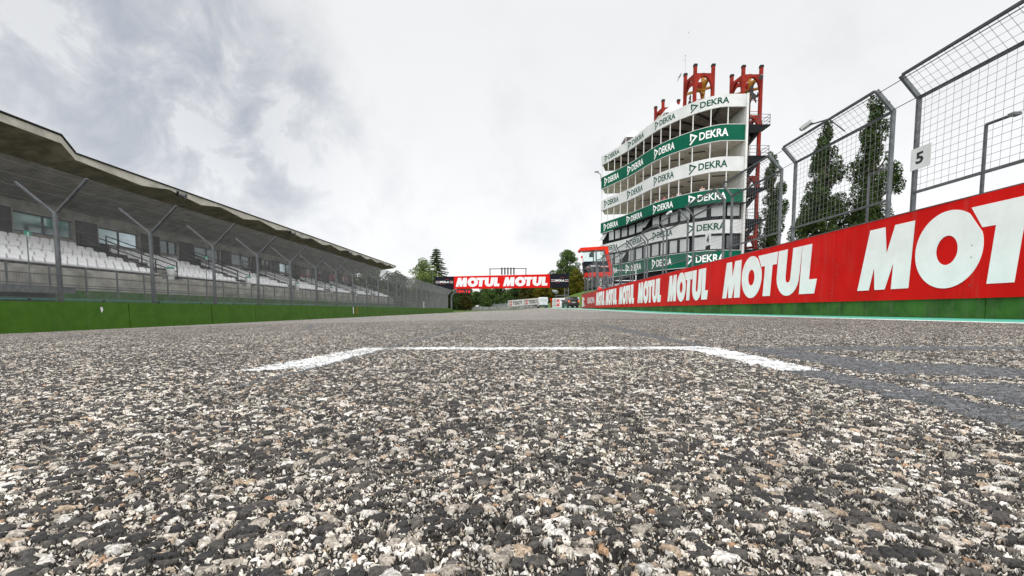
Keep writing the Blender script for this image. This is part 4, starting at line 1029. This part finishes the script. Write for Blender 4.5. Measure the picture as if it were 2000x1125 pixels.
# ------------------------------------------------------------------ gantry over the track
ga = thing('gantry', 'red and black advertising gantry spanning the track in the distance', 'gantry', (-3, 112, 0))
def gz(x): return 8.27+(x+15.2)*.0227
def gb(x): return 5.22+(x+15.2)*.0130
def panel(name, x0, x1, mat, y=112.): 
    q = MB(); q.hexa([(x0, y, gb(x0)), (x1, y, gb(x1)), (x1, y+.7, gb(x1)), (x0, y+.7, gb(x0)), (x0, y, gz(x0)), (x1, y, gz(x1)), (x1, y+.7, gz(x1)), (x0, y+.7, gz(x0))]); return q.build(name, mat, ga)
o1 = panel('advertising_panel', -15.23, 8.24, 'red_board', 111.99); o2 = panel('side_panel', -20.0, -15.24, 'panel_black'); o3 = panel('side_panel', 8.25, 12.9, 'panel_black')
q = MB()
for xa, xb in ((-14.8, -4.0), (-3.2, 7.7)):
    s = (xb-xa)/WLEN
    mapped(q, WORD_D, lambda x, y, z: (xa+x*s, 111.97-z, gb(xa+x*s)+.50+y*2.15))
q.build('lettering', 'sponsor_grey', o1)
for xa, xb, o in ((-18.7, -16.4, o2), (9.5, 11.8, o3)):
    q = MB(); zc = gb(xa)+1.45; mapped(q, font_data('IMOLA', .035, .003), lambda x, y, z: (xa+x*(xb-xa), 111.97-z, zc+y*.52)); 
    for x0, x1 in ((xa-1.0, xa-.12), (xb+.12, xb+1.0)): q.box(x0, x1, 111.96, 111.98, zc+.40, zc+.47); q.box(x0, x1, 111.96, 111.98, zc+.02, zc+.10)
    q.build('lettering', 'white_letter', o)
    q = MB()
    for x0, x1 in ((xa-1.0, xa-.12), (xb+.12, xb+1.0)): q.box(x0, x1, 111.96, 111.98, zc+.18, zc+.30)
    q.box(xa+1.4, xa+2.2, 111.96, 111.98, zc+.85, zc+.95); q.box(xa, xa+1.3, 111.96, 111.98, zc-.3, zc-.22)
    q.build('stripe', 'logo_red', o)
q = MB()
for x in (-6.4, 2.4): q.bar((x, 112.4, gz(x)), (x, 112.4, 10.15), .2)
q.bar((-6.6, 112.4, 10.1), (2.6, 112.4, 10.2), .18, .16); q.build('top_frame', 'black_steel', ga)
for k in range(5):
    q = MB(); x = -3.5+k*.74; q.box(x-.17, x+.17, 112.2, 112.5, 8.7, 10.42); q.build('light_box', 'dark_door', ga)
for x in (11.9, 12.8, -19.6, -18.9):
    q = MB(); q.bar((x, 112.3, -.6), (x, 112.3, gb(x)), .22); q.build('leg', 'galv', ga)
q = MB(); 
for k in range(5): q.bar((11.9, 112.3, .6+k), (12.8, 112.3, 1.1+k), .08)
q.build('brace', 'galv', ga)
ck = thing('clock_display', 'black clock display with glowing red digits hung under the left of the gantry', 'display', (-13, 111.6, 4.1))
q = MB(); q.box(-14.95, -10.95, 111.6, 111.95, 4.12, 5.08); q.build('case', 'dark', ck)
q = MB(); mapped(q, font_data('184:16', .0, .003), lambda x, y, z: (-14.5+x*3.3, 111.58-z, 4.27+y*.66)); q.build('digits', 'led', ck)

# ------------------------------------------------------------------ far boards, barriers
def tissot(x0, y0, x1, y1, z0a, z0b, h, n, lab):
    s = thing('advertising_board', lab, 'board', (x0, y0, z0a), 'white advertising boards beyond the gantry')
    L = math.hypot(x1-x0, y1-y0); ux, uy = (x1-x0)/L, (y1-y0)/L; nx, ny = uy, -ux
    def W(u, v, o=0.): return (x0+ux*u+nx*o, y0+uy*u+ny*o, z0a+(z0b-z0a)*u/L+v)
    q = MB(); q.add([W(0, 0), W(L, 0), W(L, h), W(0, h), W(0, 0, -.25), W(L, 0, -.25), W(L, h, -.25), W(0, h, -.25)], [(0, 1, 2, 3), (7, 6, 5, 4), (0, 4, 5, 1), (1, 5, 6, 2), (2, 6, 7, 3), (3, 7, 4, 0)]); q.build('panel', 'board_white', s)
    for k in range(n):
        a = .25+k*L/n; w = L/n-.5
        q = MB(); 
        def rect(u0, u1, v0, v1, o): q.add([W(u0, v0, o), W(u1, v0, o), W(u1, v1, o), W(u0, v1, o)], [(0, 1, 2, 3)])
        e = w*.115
        rect(a, a+e, h*.80, h*.86, .02); rect(a, a+.06, h*.14, h*.86, .022); rect(a, a+e, h*.14, h*.20, .024); rect(a+e*.25, a+e*.8, h*.64, h*.72, .026); rect(a+e*.45, a+e*.62, h*.25, h*.64, .028)
        mapped(q, font_data('TISSOT', .03, .003), lambda x, y, z: W(a+w*.30+x*w*.68, h*.2+y*h*.58, .02+z)); q.build('lettering', 'ink', s)
        q = MB(); rect(a+e*1.08, a+e*2.1, h*.14, h*.86, .02); q.build('emblem', 'plus_red', s)
        q = MB(); rect(a+e*1.5, a+e*1.7, h*.3, h*.7, .03); rect(a+e*1.25, a+e*1.95, h*.45, h*.55, .034); q.build('cross', 'board_white', s)
tissot(-2.25, 125, 6.1, 118, .98, 1.55, 1.65, 2, 'long white board with black lettering left of the white van')
tissot(7.5, 94.5, 12.9, 93.6, .55, .75, 1.95, 1, 'white board with black lettering behind the dark car')
bw = thing('tyre_barrier', 'grey and white block barrier in front of the white board in the distance', 'barrier', (-5, 112, 0))
P = [(-16, 150, 0), (-10, 134, .05), (-2.25, 124.4, .10), (6.3, 117.3, .30)]
for (xa, ya, za), (xb, yb, zb_) in zip(P[:-1], P[1:]):
    L = math.hypot(xb-xa, yb-ya); n = int(L/1.1); ux, uy = (xb-xa)/L, (yb-ya)/L
    for k in range(n):
        q = MB(); f0, f1 = k/n+.004, (k+1)/n-.004; h = random.uniform(1.2, 1.32)
        A = (xa+(xb-xa)*f0, ya+(yb-ya)*f0); B = (xa+(xb-xa)*f1, ya+(yb-ya)*f1); z0 = za+(zb_-za)*f0-.4
        q.hexa([(A[0], A[1], z0), (B[0], B[1], z0), (B[0]-uy*-.8, B[1]+ux*.8, z0), (A[0]-uy*-.8, A[1]+ux*.8, z0), (A[0], A[1], z0+h+.1), (B[0], B[1], z0+h+.1), (B[0]-uy*-.8, B[1]+ux*.8, z0+h+.1), (A[0]-uy*-.8, A[1]+ux*.8, z0+h+.1)])
        q.build('block', 'tyre_wall', bw)
gr = thing('guardrail', 'grey guardrail and mesh fence crossing below the trees in the distance', 'fence', (-8, 140, 0))
q = MB(); PP = [(-19, 165, .9), (-12, 148, 1.0), (-3, 131, 1.5), (6.6, 123, 2.0)]
for a, b in zip(PP[:-1], PP[1:]):
    q.bar((a[0], a[1], a[2]), (b[0], b[1], b[2]), .2, .9)
    for k in range(5):
        f_ = k/5; x = a[0]+(b[0]-a[0])*f_; y = a[1]+(b[1]-a[1])*f_; z = a[2]+(b[2]-a[2])*f_; q.bar((x, y, -.5), (x, y, z+1.), .12)
q.build('rail', 'rail_grey', gr)
mk = thing('marker_board', 'tiny pale board on the guardrail left of the white boards', 'sign', (-11.9, 139, .6))
q = MB(); q.box(-12.3, -11.4, 139, 139.1, .95, 1.5); q.build('panel', 'board_white', mk)
fd = thing('spotlight_trailer', 'white lamp head and ramp on the grass bank under the gantry right end', 'spotlight', (8.6, 100, 2.4))
q = MB(); q.tube((8.9, 99.6, 3.95), (8.0, 100.4, 4.25), .42, 12, .25, True); q.build('lamp_head', 'rail_grey', fd)
q = MB(); q.bar((8.7, 100, 1.2), (8.6, 100, 3.8), .12); q.bar((8.6, 100.2, 3.2), (11.2, 100.2, 3.25), .5, .2); q.build('stand', 'galv', fd)
om = thing('marker_post', 'short orange post at the left edge of the near white board', 'post', (7.3, 94, .4))
q = MB(); q.box(7.12, 7.34, 94, 94.2, .35, 2.0); q.build('shaft', 'tower_red', om); q = MB(); q.box(7.05, 7.4, 93.95, 94.2, 2.0, 2.45); q.build('cap', 'cab_red', om)

# ------------------------------------------------------------------ vehicles
def vehicle(name, label, cat, loc, rz_, secs, paint, W2, wheel_r, axles, glass_rear, glass_side, lamps, plate, lampmat='tail_light', glassmat='car_glass'):
    root = thing(name, label, cat, loc); root.rotation_euler = (0, 0, rz_); root['_w'] = (0, 0, 0)
    # body as a loft of cross sections: (y, half width at sill, z sill, half width belt, z belt, half width roof, z roof)
    q = MB(); ring = []
    for (y, w0, z0, w1, z1, w2, z2) in secs:
        half = [(w0*.92, z0), (w0, z0+.12), (w1, (z0+z1)/2+.05), (w1*.985, z1), ((w1+w2)/2+.015, (z1+z2)/2), (w2, z2-.07), (w2*.86, z2)]
        ring.append([(x, y, z) for x, z in half]+[(-x, y, z) for x, z in half[::-1]])
    n = len(ring[0])
    for r_ in ring: q.v += r_
    fs = []
    for i in range(len(ring)-1):
        for k in range(n): fs.append((i*n+k, (i+1)*n+k, (i+1)*n+(k+1) % n, i*n+(k+1) % n))
    fs += [tuple(range(n)), tuple(range((len(ring)-1)*n, len(ring)*n))[::-1]]
    q.f = fs; q.m = [0]*len(fs); body = q.build('body', paint, root, True); body.location = (0, 0, 0)
    bv = body.modifiers.new('edge', 'BEVEL'); bv.width = .03; bv.segments = 2; bv.limit_method = 'ANGLE'
    def part(mb, nm, mt, par=None): 
        o = mb.build(nm, mt); o.parent = par or root; return o
    q = MB()
    for pts in glass_rear: 
        k = len(pts); q.add(pts+[(x, y+.03, z) for x, y, z in pts], [tuple(range(k)), tuple(range(k, 2*k))[::-1]]+[(i, k+i, k+(i+1) % k, (i+1) % k) for i in range(k)])
    part(q, 'rear_window', glassmat)
    for sx in (-1, 1):
        for pts in glass_side:
            q = MB(); k = len(pts); P_ = [(sx*x, y, z) for x, y, z in pts]; Q_ = [(sx*(x-.04), y, z) for x, y, z in pts]
            q.add(P_+Q_, [tuple(range(k)), tuple(range(k, 2*k))[::-1]]+[(i, k+i, k+(i+1) % k, (i+1) % k) for i in range(k)]); part(q, 'side_window', 'car_glass')
    for ay in axles:
        for sx in (-1, 1):
            q = MB(); x0 = sx*(W2-.24); x1 = sx*(W2+.01)
            q.tube((x0, ay, wheel_r), (x1, ay, wheel_r), wheel_r, 24, cap=True); wh = part(q, 'wheel', 'rubber')
            q = MB(); q.tube((sx*(W2-.02), ay, wheel_r), (sx*(W2+.02), ay, wheel_r), wheel_r*.62, 18, wheel_r*.5, True); part(q, 'rim', 'rim', wh)
            q = MB(); q.tube((sx*(W2-.26), ay, wheel_r+.02), (sx*(W2+.004), ay, wheel_r+.02), wheel_r*1.16, 24, cap=True); part(q, 'wheel_arch', 'dark', wh)
    for (x0, x1, y, z0, z1) in lamps:
        for sx in (-1, 1):
            q = MB(); q.box(min(sx*x0, sx*x1), max(sx*x0, sx*x1), y, y+.10, z0, z1); part(q, 'tail_light', lampmat)
    q = MB(); q.box(*plate); part(q, 'number_plate', 'plate')
    return root, part
zc = tzf(8.9, 72)
car, part = vehicle('dark_car', 'dark grey estate car with lit tail lamps beside the end of the red boards', 'car', (9.1, 72, zc), R(9),
    [(0, .80, .38, .86, .92, .66, 1.50), (.12, .88, .28, .91, .98, .70, 1.66), (.6, .90, .24, .92, 1.0, .72, 1.74), (1.6, .90, .22, .92, .98, .73, 1.76), (2.6, .90, .22, .92, .96, .70, 1.70), (3.25, .90, .22, .92, .95, .82, 1.12), (4.1, .88, .24, .90, .88, .78, .98), (4.45, .78, .30, .82, .72, .7, .84)],
    'suv_paint', .92, .36, (.85, 3.5), [[(-.62, -.035, 1.06), (.62, -.035, 1.06), (.56, .06, 1.50), (-.56, .06, 1.50)]],
    [[(.90, .45, 1.06), (.90, 1.35, 1.05), (.77, 1.35, 1.58), (.76, .62, 1.56)], [(.90, 1.42, 1.05), (.90, 2.35, 1.03), (.77, 2.15, 1.58), (.77, 1.42, 1.6)], [(.90, 2.42, 1.03), (.90, 3.0, 1.02), (.80, 2.45, 1.5)]],
    [(.66, .90, -.01, .92, 1.10)], (-.26, .26, -.05, .02, .80, .92))
q = MB(); q.box(-.86, .86, -.08, .12, .36, .66); part(q, 'bumper', 'dark')
q = MB(); q.box(-.60, .60, .02, .30, 1.68, 1.72); part(q, 'spoiler', 'suv_paint')
for sx in (-1, 1):
    q = MB(); q.bar((sx*.66, .4, 1.80), (sx*.66, 2.4, 1.80), .04); part(q, 'roof_rail', 'rim')
    q = MB(); q.box(sx*1.0-.1, sx*1.0+.1, 2.75, 2.9, 1.02, 1.18); part(q, 'wing_mirror', 'suv_paint')
zv = tzf(5.4, 92)
van, part = vehicle('white_van', 'white panel van seen from behind on the far track', 'van', (5.5, 92, zv), R(2),
    [(0, .90, .34, .95, 1.15, .84, 2.06), (.10, .93, .30, .96, 1.2, .88, 2.14), (1.5, .94, .28, .97, 1.2, .90, 2.18), (3.3, .94, .28, .97, 1.2, .88, 2.16), (3.9, .94, .28, .97, 1.2, .84, 1.9), (4.5, .94, .28, .96, 1.15, .88, 1.35), (5.1, .85, .32, .88, .95, .8, 1.08)],
    'van_white', .95, .34, (.8, 4.2), [[(-.74, -.035, 1.35), (-.06, -.035, 1.35), (-.06, .0, 1.85), (-.70, .0, 1.85)], [(.06, -.035, 1.35), (.74, -.035, 1.35), (.70, .0, 1.85), (.06, .0, 1.85)]],
    [[(.965, 3.0, 1.25), (.965, 3.8, 1.25), (.90, 3.7, 1.85), (.90, 3.0, 1.85)]],
    [(.86, .95, -.01, .85, 1.25)], (-.26, .26, -.05, .02, .72, .84), 'logo_red', 'window_blind')
q = MB(); q.box(-.92, .92, -.08, .12, .34, .58); part(q, 'bumper', 'dark')
q = MB(); q.box(-.012, .012, -.012, .02, .6, 2.0); part(q, 'door_seam', 'dark')

# ------------------------------------------------------------------ trees
def leaf_cloud(name, blobs, n, size, mat, parent, flat=0.):
    r_ = np.array([b[3] for b in blobs]); wts = r_**2.2; wts /= wts.sum(); ix = rng.choice(len(blobs), n, p=wts)
    c = np.array([b[:3] for b in blobs])[ix]; rr = r_[ix]; zs = np.array([b[4] if len(b) > 4 else 1. for b in blobs])[ix]
    d = rng.normal(size=(n, 3)); d /= np.linalg.norm(d, axis=1)[:, None]; rad = rr*rng.uniform(.45, 1.06, n)**.6
    p = c+d*rad[:, None]*np.stack([np.ones(n), np.ones(n), zs], 1)
    a = rng.normal(size=(n, 3)); a[:, 2] *= (1-flat); a /= np.linalg.norm(a, axis=1)[:, None]
    b = np.cross(a, rng.normal(size=(n, 3))); b /= np.linalg.norm(b, axis=1)[:, None]
    s = size*rng.uniform(.5, 1.25, n)[:, None]
    v = np.stack([p-a*s, p-b*s*.55, p+a*s, p+b*s*.55], 1).reshape(-1, 3)
    f = np.arange(n*4).reshape(n, 4); o = raw_mesh(name, v, f, mat, False)
    o.parent = parent; return o
def trunk(parent, h, r, limbs):
    q = MB(); q.tube((0, 0, -.3), (.05, 0, h*.5), r, 9, r*.75); q.tube((.05, 0, h*.5), (0, 0, h), r*.75, 8, r*.25)
    for (x, y, z, bz) in limbs: q.tube((0, 0, bz), (x, y, z), r*.4, 6, r*.12)
    o = q.build('trunk', 'bark'); o.parent = parent
def tree(kind, label, loc, h, w, mat, n, size, group=None, seed=0, trunk_h=.25):
    rs = random.Random(seed); root = thing(kind, label, 'tree', loc, group); bl = []
    nb = 90
    for k in range(nb):
        zz = trunk_h+(1-trunk_h)*(k+.5)/nb; env = math.sin(math.pi*min(1, (zz-trunk_h)/(1-trunk_h)*.86+.12))**.6
        a = rs.uniform(0, 6.28); rr = rs.uniform(.15, .95)*w/2*env
        bl.append((rr*math.cos(a), rr*math.sin(a), h*zz*rs.uniform(.94, 1.04), w*rs.uniform(.08, .17)*(.6+.5*env), .75))
    leaf_cloud('crown', bl, n, size, mat, root)
    trunk(root, h*.8, w*.04, [(b[0]*.8, b[1]*.8, b[2], b[2]*.55) for b in bl[::5]]); return root
def tree_copy(src, label, loc, s, rz_, group):
    c = copy_tree(src); c.location = loc; c['label'] = label; c['group'] = group; c.scale = s if isinstance(s, tuple) else (s, s, s); c.rotation_euler.z = rz_; return c
def poplar(label, loc, h, w, n, seed):
    rs = random.Random(seed); root = thing('poplar_tree', label, 'tree', loc, 'poplars behind the pit wall'); bl = []
    for k in range(110):
        zz = .06+.93*k/110; env = min(1, (zz/.25)**.5)*(1-max(0, zz-.45)/.62)**.75
        a = rs.uniform(0, 6.28); rr = rs.uniform(.05, 1.0)*w*.42*env
        bl.append((rr*math.cos(a), rr*math.sin(a), h*zz, w*rs.uniform(.07, .19)*(.35+.65*env), 1.6))
    leaf_cloud('crown', bl, int(n*1.7), .11, 'leaf_dark', root)
    trunk(root, h*.95, .28, [(b[0]*.9, b[1]*.9, b[2], b[2]-1.5) for b in bl[2::3]]); return root
poplar('tall dark poplar seen through the second fence panel, the taller one on the right', (30.4, 40, 0), 18.0, 4.9, 26000, 3)
poplar('dark poplar with a narrow top, left of the tallest poplar', (27.6, 42, 0), 16.8, 4.6, 24000, 5)
poplar('dark poplar beside the black fire escape', (32.9, 60, 0), 20.2, 4.7, 22000, 9)
# conifer
cn = thing('conifer_tree', 'tall conifer with drooping layered branches rising behind the gantry left end', 'tree', (-21.2, 122, 0))
q = MB(); q.tube((0, 0, -.5), (0, 0, 16.7), .30, 9, .04); o = q.build('trunk', 'bark'); o.parent = cn
bl = []; q = MB()
for k in range(21):
    zz = 4.5+12.1*(k/21)**.92; L = min(4.0, 4.3*(1-(zz-7.)/10.4))+.25
    for j in range(9):
        a = j*.698+k*1.3+random.uniform(-.25, .25); Lr = L*random.uniform(.62, 1.12); dr = .16+random.uniform(-.04, .06)
        q.tube((0, 0, zz), (Lr*math.cos(a), Lr*math.sin(a), zz-Lr*dr), .05, 4, .015)
        for m_ in range(7): f_ = .2+.8*m_/6; bl.append((Lr*f_*math.cos(a), Lr*f_*math.sin(a), zz-Lr*dr*f_-.06, .34*(1.1-.4*f_), .5))
o = q.build('branch', 'bark'); o.parent = cn
leaf_cloud('crown', bl, 34000, .12, 'leaf_conifer', cn, .3)
G1 = 'broadleaf trees behind the grandstand and gantry'
t1 = tree('broadleaf_tree', 'bright green broadleaf tree in front of the conifer', (-23.6, 115, -.3), 12.4, 11.2, 'leaf_light', 14000, .19, G1, 1, .12)
t2 = tree('broadleaf_tree', 'tall loose green tree left of the red cabin', (14.8, 132, 2.3), 14.8, 8.6, 'leaf_mid', 24000, .17, G1, 2, .15)
t3 = tree('broadleaf_tree', 'dark green tree seen under the grandstand roof end', (-30, 95, -.6), 9.2, 8.0, 'leaf_dark', 8000, .26, G1, 4, .05)
tree_copy(t3, 'dark green tree through the fence between the stand and the conifer', (-25.8, 98, -.6), (.95, .95, .93), 1.2, G1)
tree_copy(t3, 'dark tree directly below the bright broadleaf tree', (-22, 108, -.6), .82, 2.6, G1)
tree_copy(t3, 'low dark tree behind the stairs at the stand end', (-34, 92, -.6), .9, 4.1, G1)
t4 = tree('yellow_tree', 'yellow green tree behind the pit exit, below the red cabin', (15.6, 119, 3.4), 7.0, 5.4, 'leaf_yellow', 7000, .2, 'yellowing trees on the grass bank', 6, .05)
tree_copy(t4, 'yellowing tree behind the right end of the gantry panel', (11.3, 122, 3.0), (1.0, 1, .85), 1.4, 'yellowing trees on the grass bank')
tree_copy(t4, 'low yellowing tree above the two vehicles', (7.0, 128, 1.2), (1., 1., .75), 3.4, 'yellowing trees on the grass bank')
t5 = tree('rust_tree', 'rust tinged dark tree under the gantry beside the white board', (3.6, 132, .5), 7.6, 6.6, 'leaf_rust', 7000, .22, G1, 8, .04)
tree_copy(t5, 'rust tinged dark tree behind the white van', (7.6, 134, .5), 1.05, 2., G1)
tree('rust_tree', 'small rusty topped tree below the clock display', (-14.0, 128, -.2), 4.6, 3.6, 'leaf_rust', 5000, .16, G1, 11, .04)
t6 = tree('dark_tree', 'dark woodland tree beneath the clock display', (-17.5, 150, 0), 9.0, 8.5, 'leaf_dark', 7000, .28, 'woodland trees beyond the gantry', 12, .03)
lbs = ['second from the left', 'third from the left', 'fourth from the left', 'fifth from the left', 'sixth from the left', 'seventh from the left', 'eighth from the left', 'behind the white boards', 'right of the white boards', 'low on the right', 'far left', 'behind the last fence bays', 'above the far barrier', 'at the far right bank', 'rearmost by the bank']
sp = [(-13.5, 160, .95), (-10, 152, .85), (-6, 165, 1.05), (-2, 155, .95), (2, 168, 1.1), (5.5, 158, 1.1), (9.5, 150, 1.05), (0.5, 145, .85), (12, 142, .95), (16, 140, .9), (-24, 140, 1.0), (-20, 132, .8), (-9, 140, .6), (22, 130, .9), (27, 135, 1.0)]
mids = tree('green_tree', 'mid green woodland tree near the middle under the gantry', (-8.5, 146, 0), 6.6, 6.8, 'leaf_mid', 7000, .24, 'woodland trees beyond the gantry', 14, .03)
for i, ((x, y, s), lb) in enumerate(zip(sp, lbs)):
    tree_copy(t6 if i % 3 else mids, f'woodland tree beyond the gantry, {lb}', (x, y, float(terr(np.array(x), np.array(y)))), (s, s, s*random.uniform(.9, 1.1)), i*1.7, 'woodland trees beyond the gantry')
# low undergrowth reading as one mass
bl = [(x, 172+random.uniform(-6, 6), random.uniform(.5, 6.6), random.uniform(2., 3.4), .8) for x in np.arange(-62, 60, 1.3)]
hd = leaf_cloud('woodland', bl, 26000, .42, 'leaf_dark', None); hd['kind'] = 'stuff'; hd['label'] = 'dark woodland closing the view beyond the track'; hd['category'] = 'woodland'
ws = thing('weather_station', 'thin pole with a small white device above the far fence', 'pole', (-19.2, 105, 0))
q = MB(); q.tube((-19.2, 105, -.5), (-19.2, 105, 9.3), .05, 6, cap=True); q.build('pole', 'galv', ws); q = MB(); q.box(-19.6, -18.8, 104.9, 105.1, 9.2, 9.6); q.build('sensor', 'bin_white', ws)
for o in bpy.data.objects:
    if '_w' in o: del o['_w']
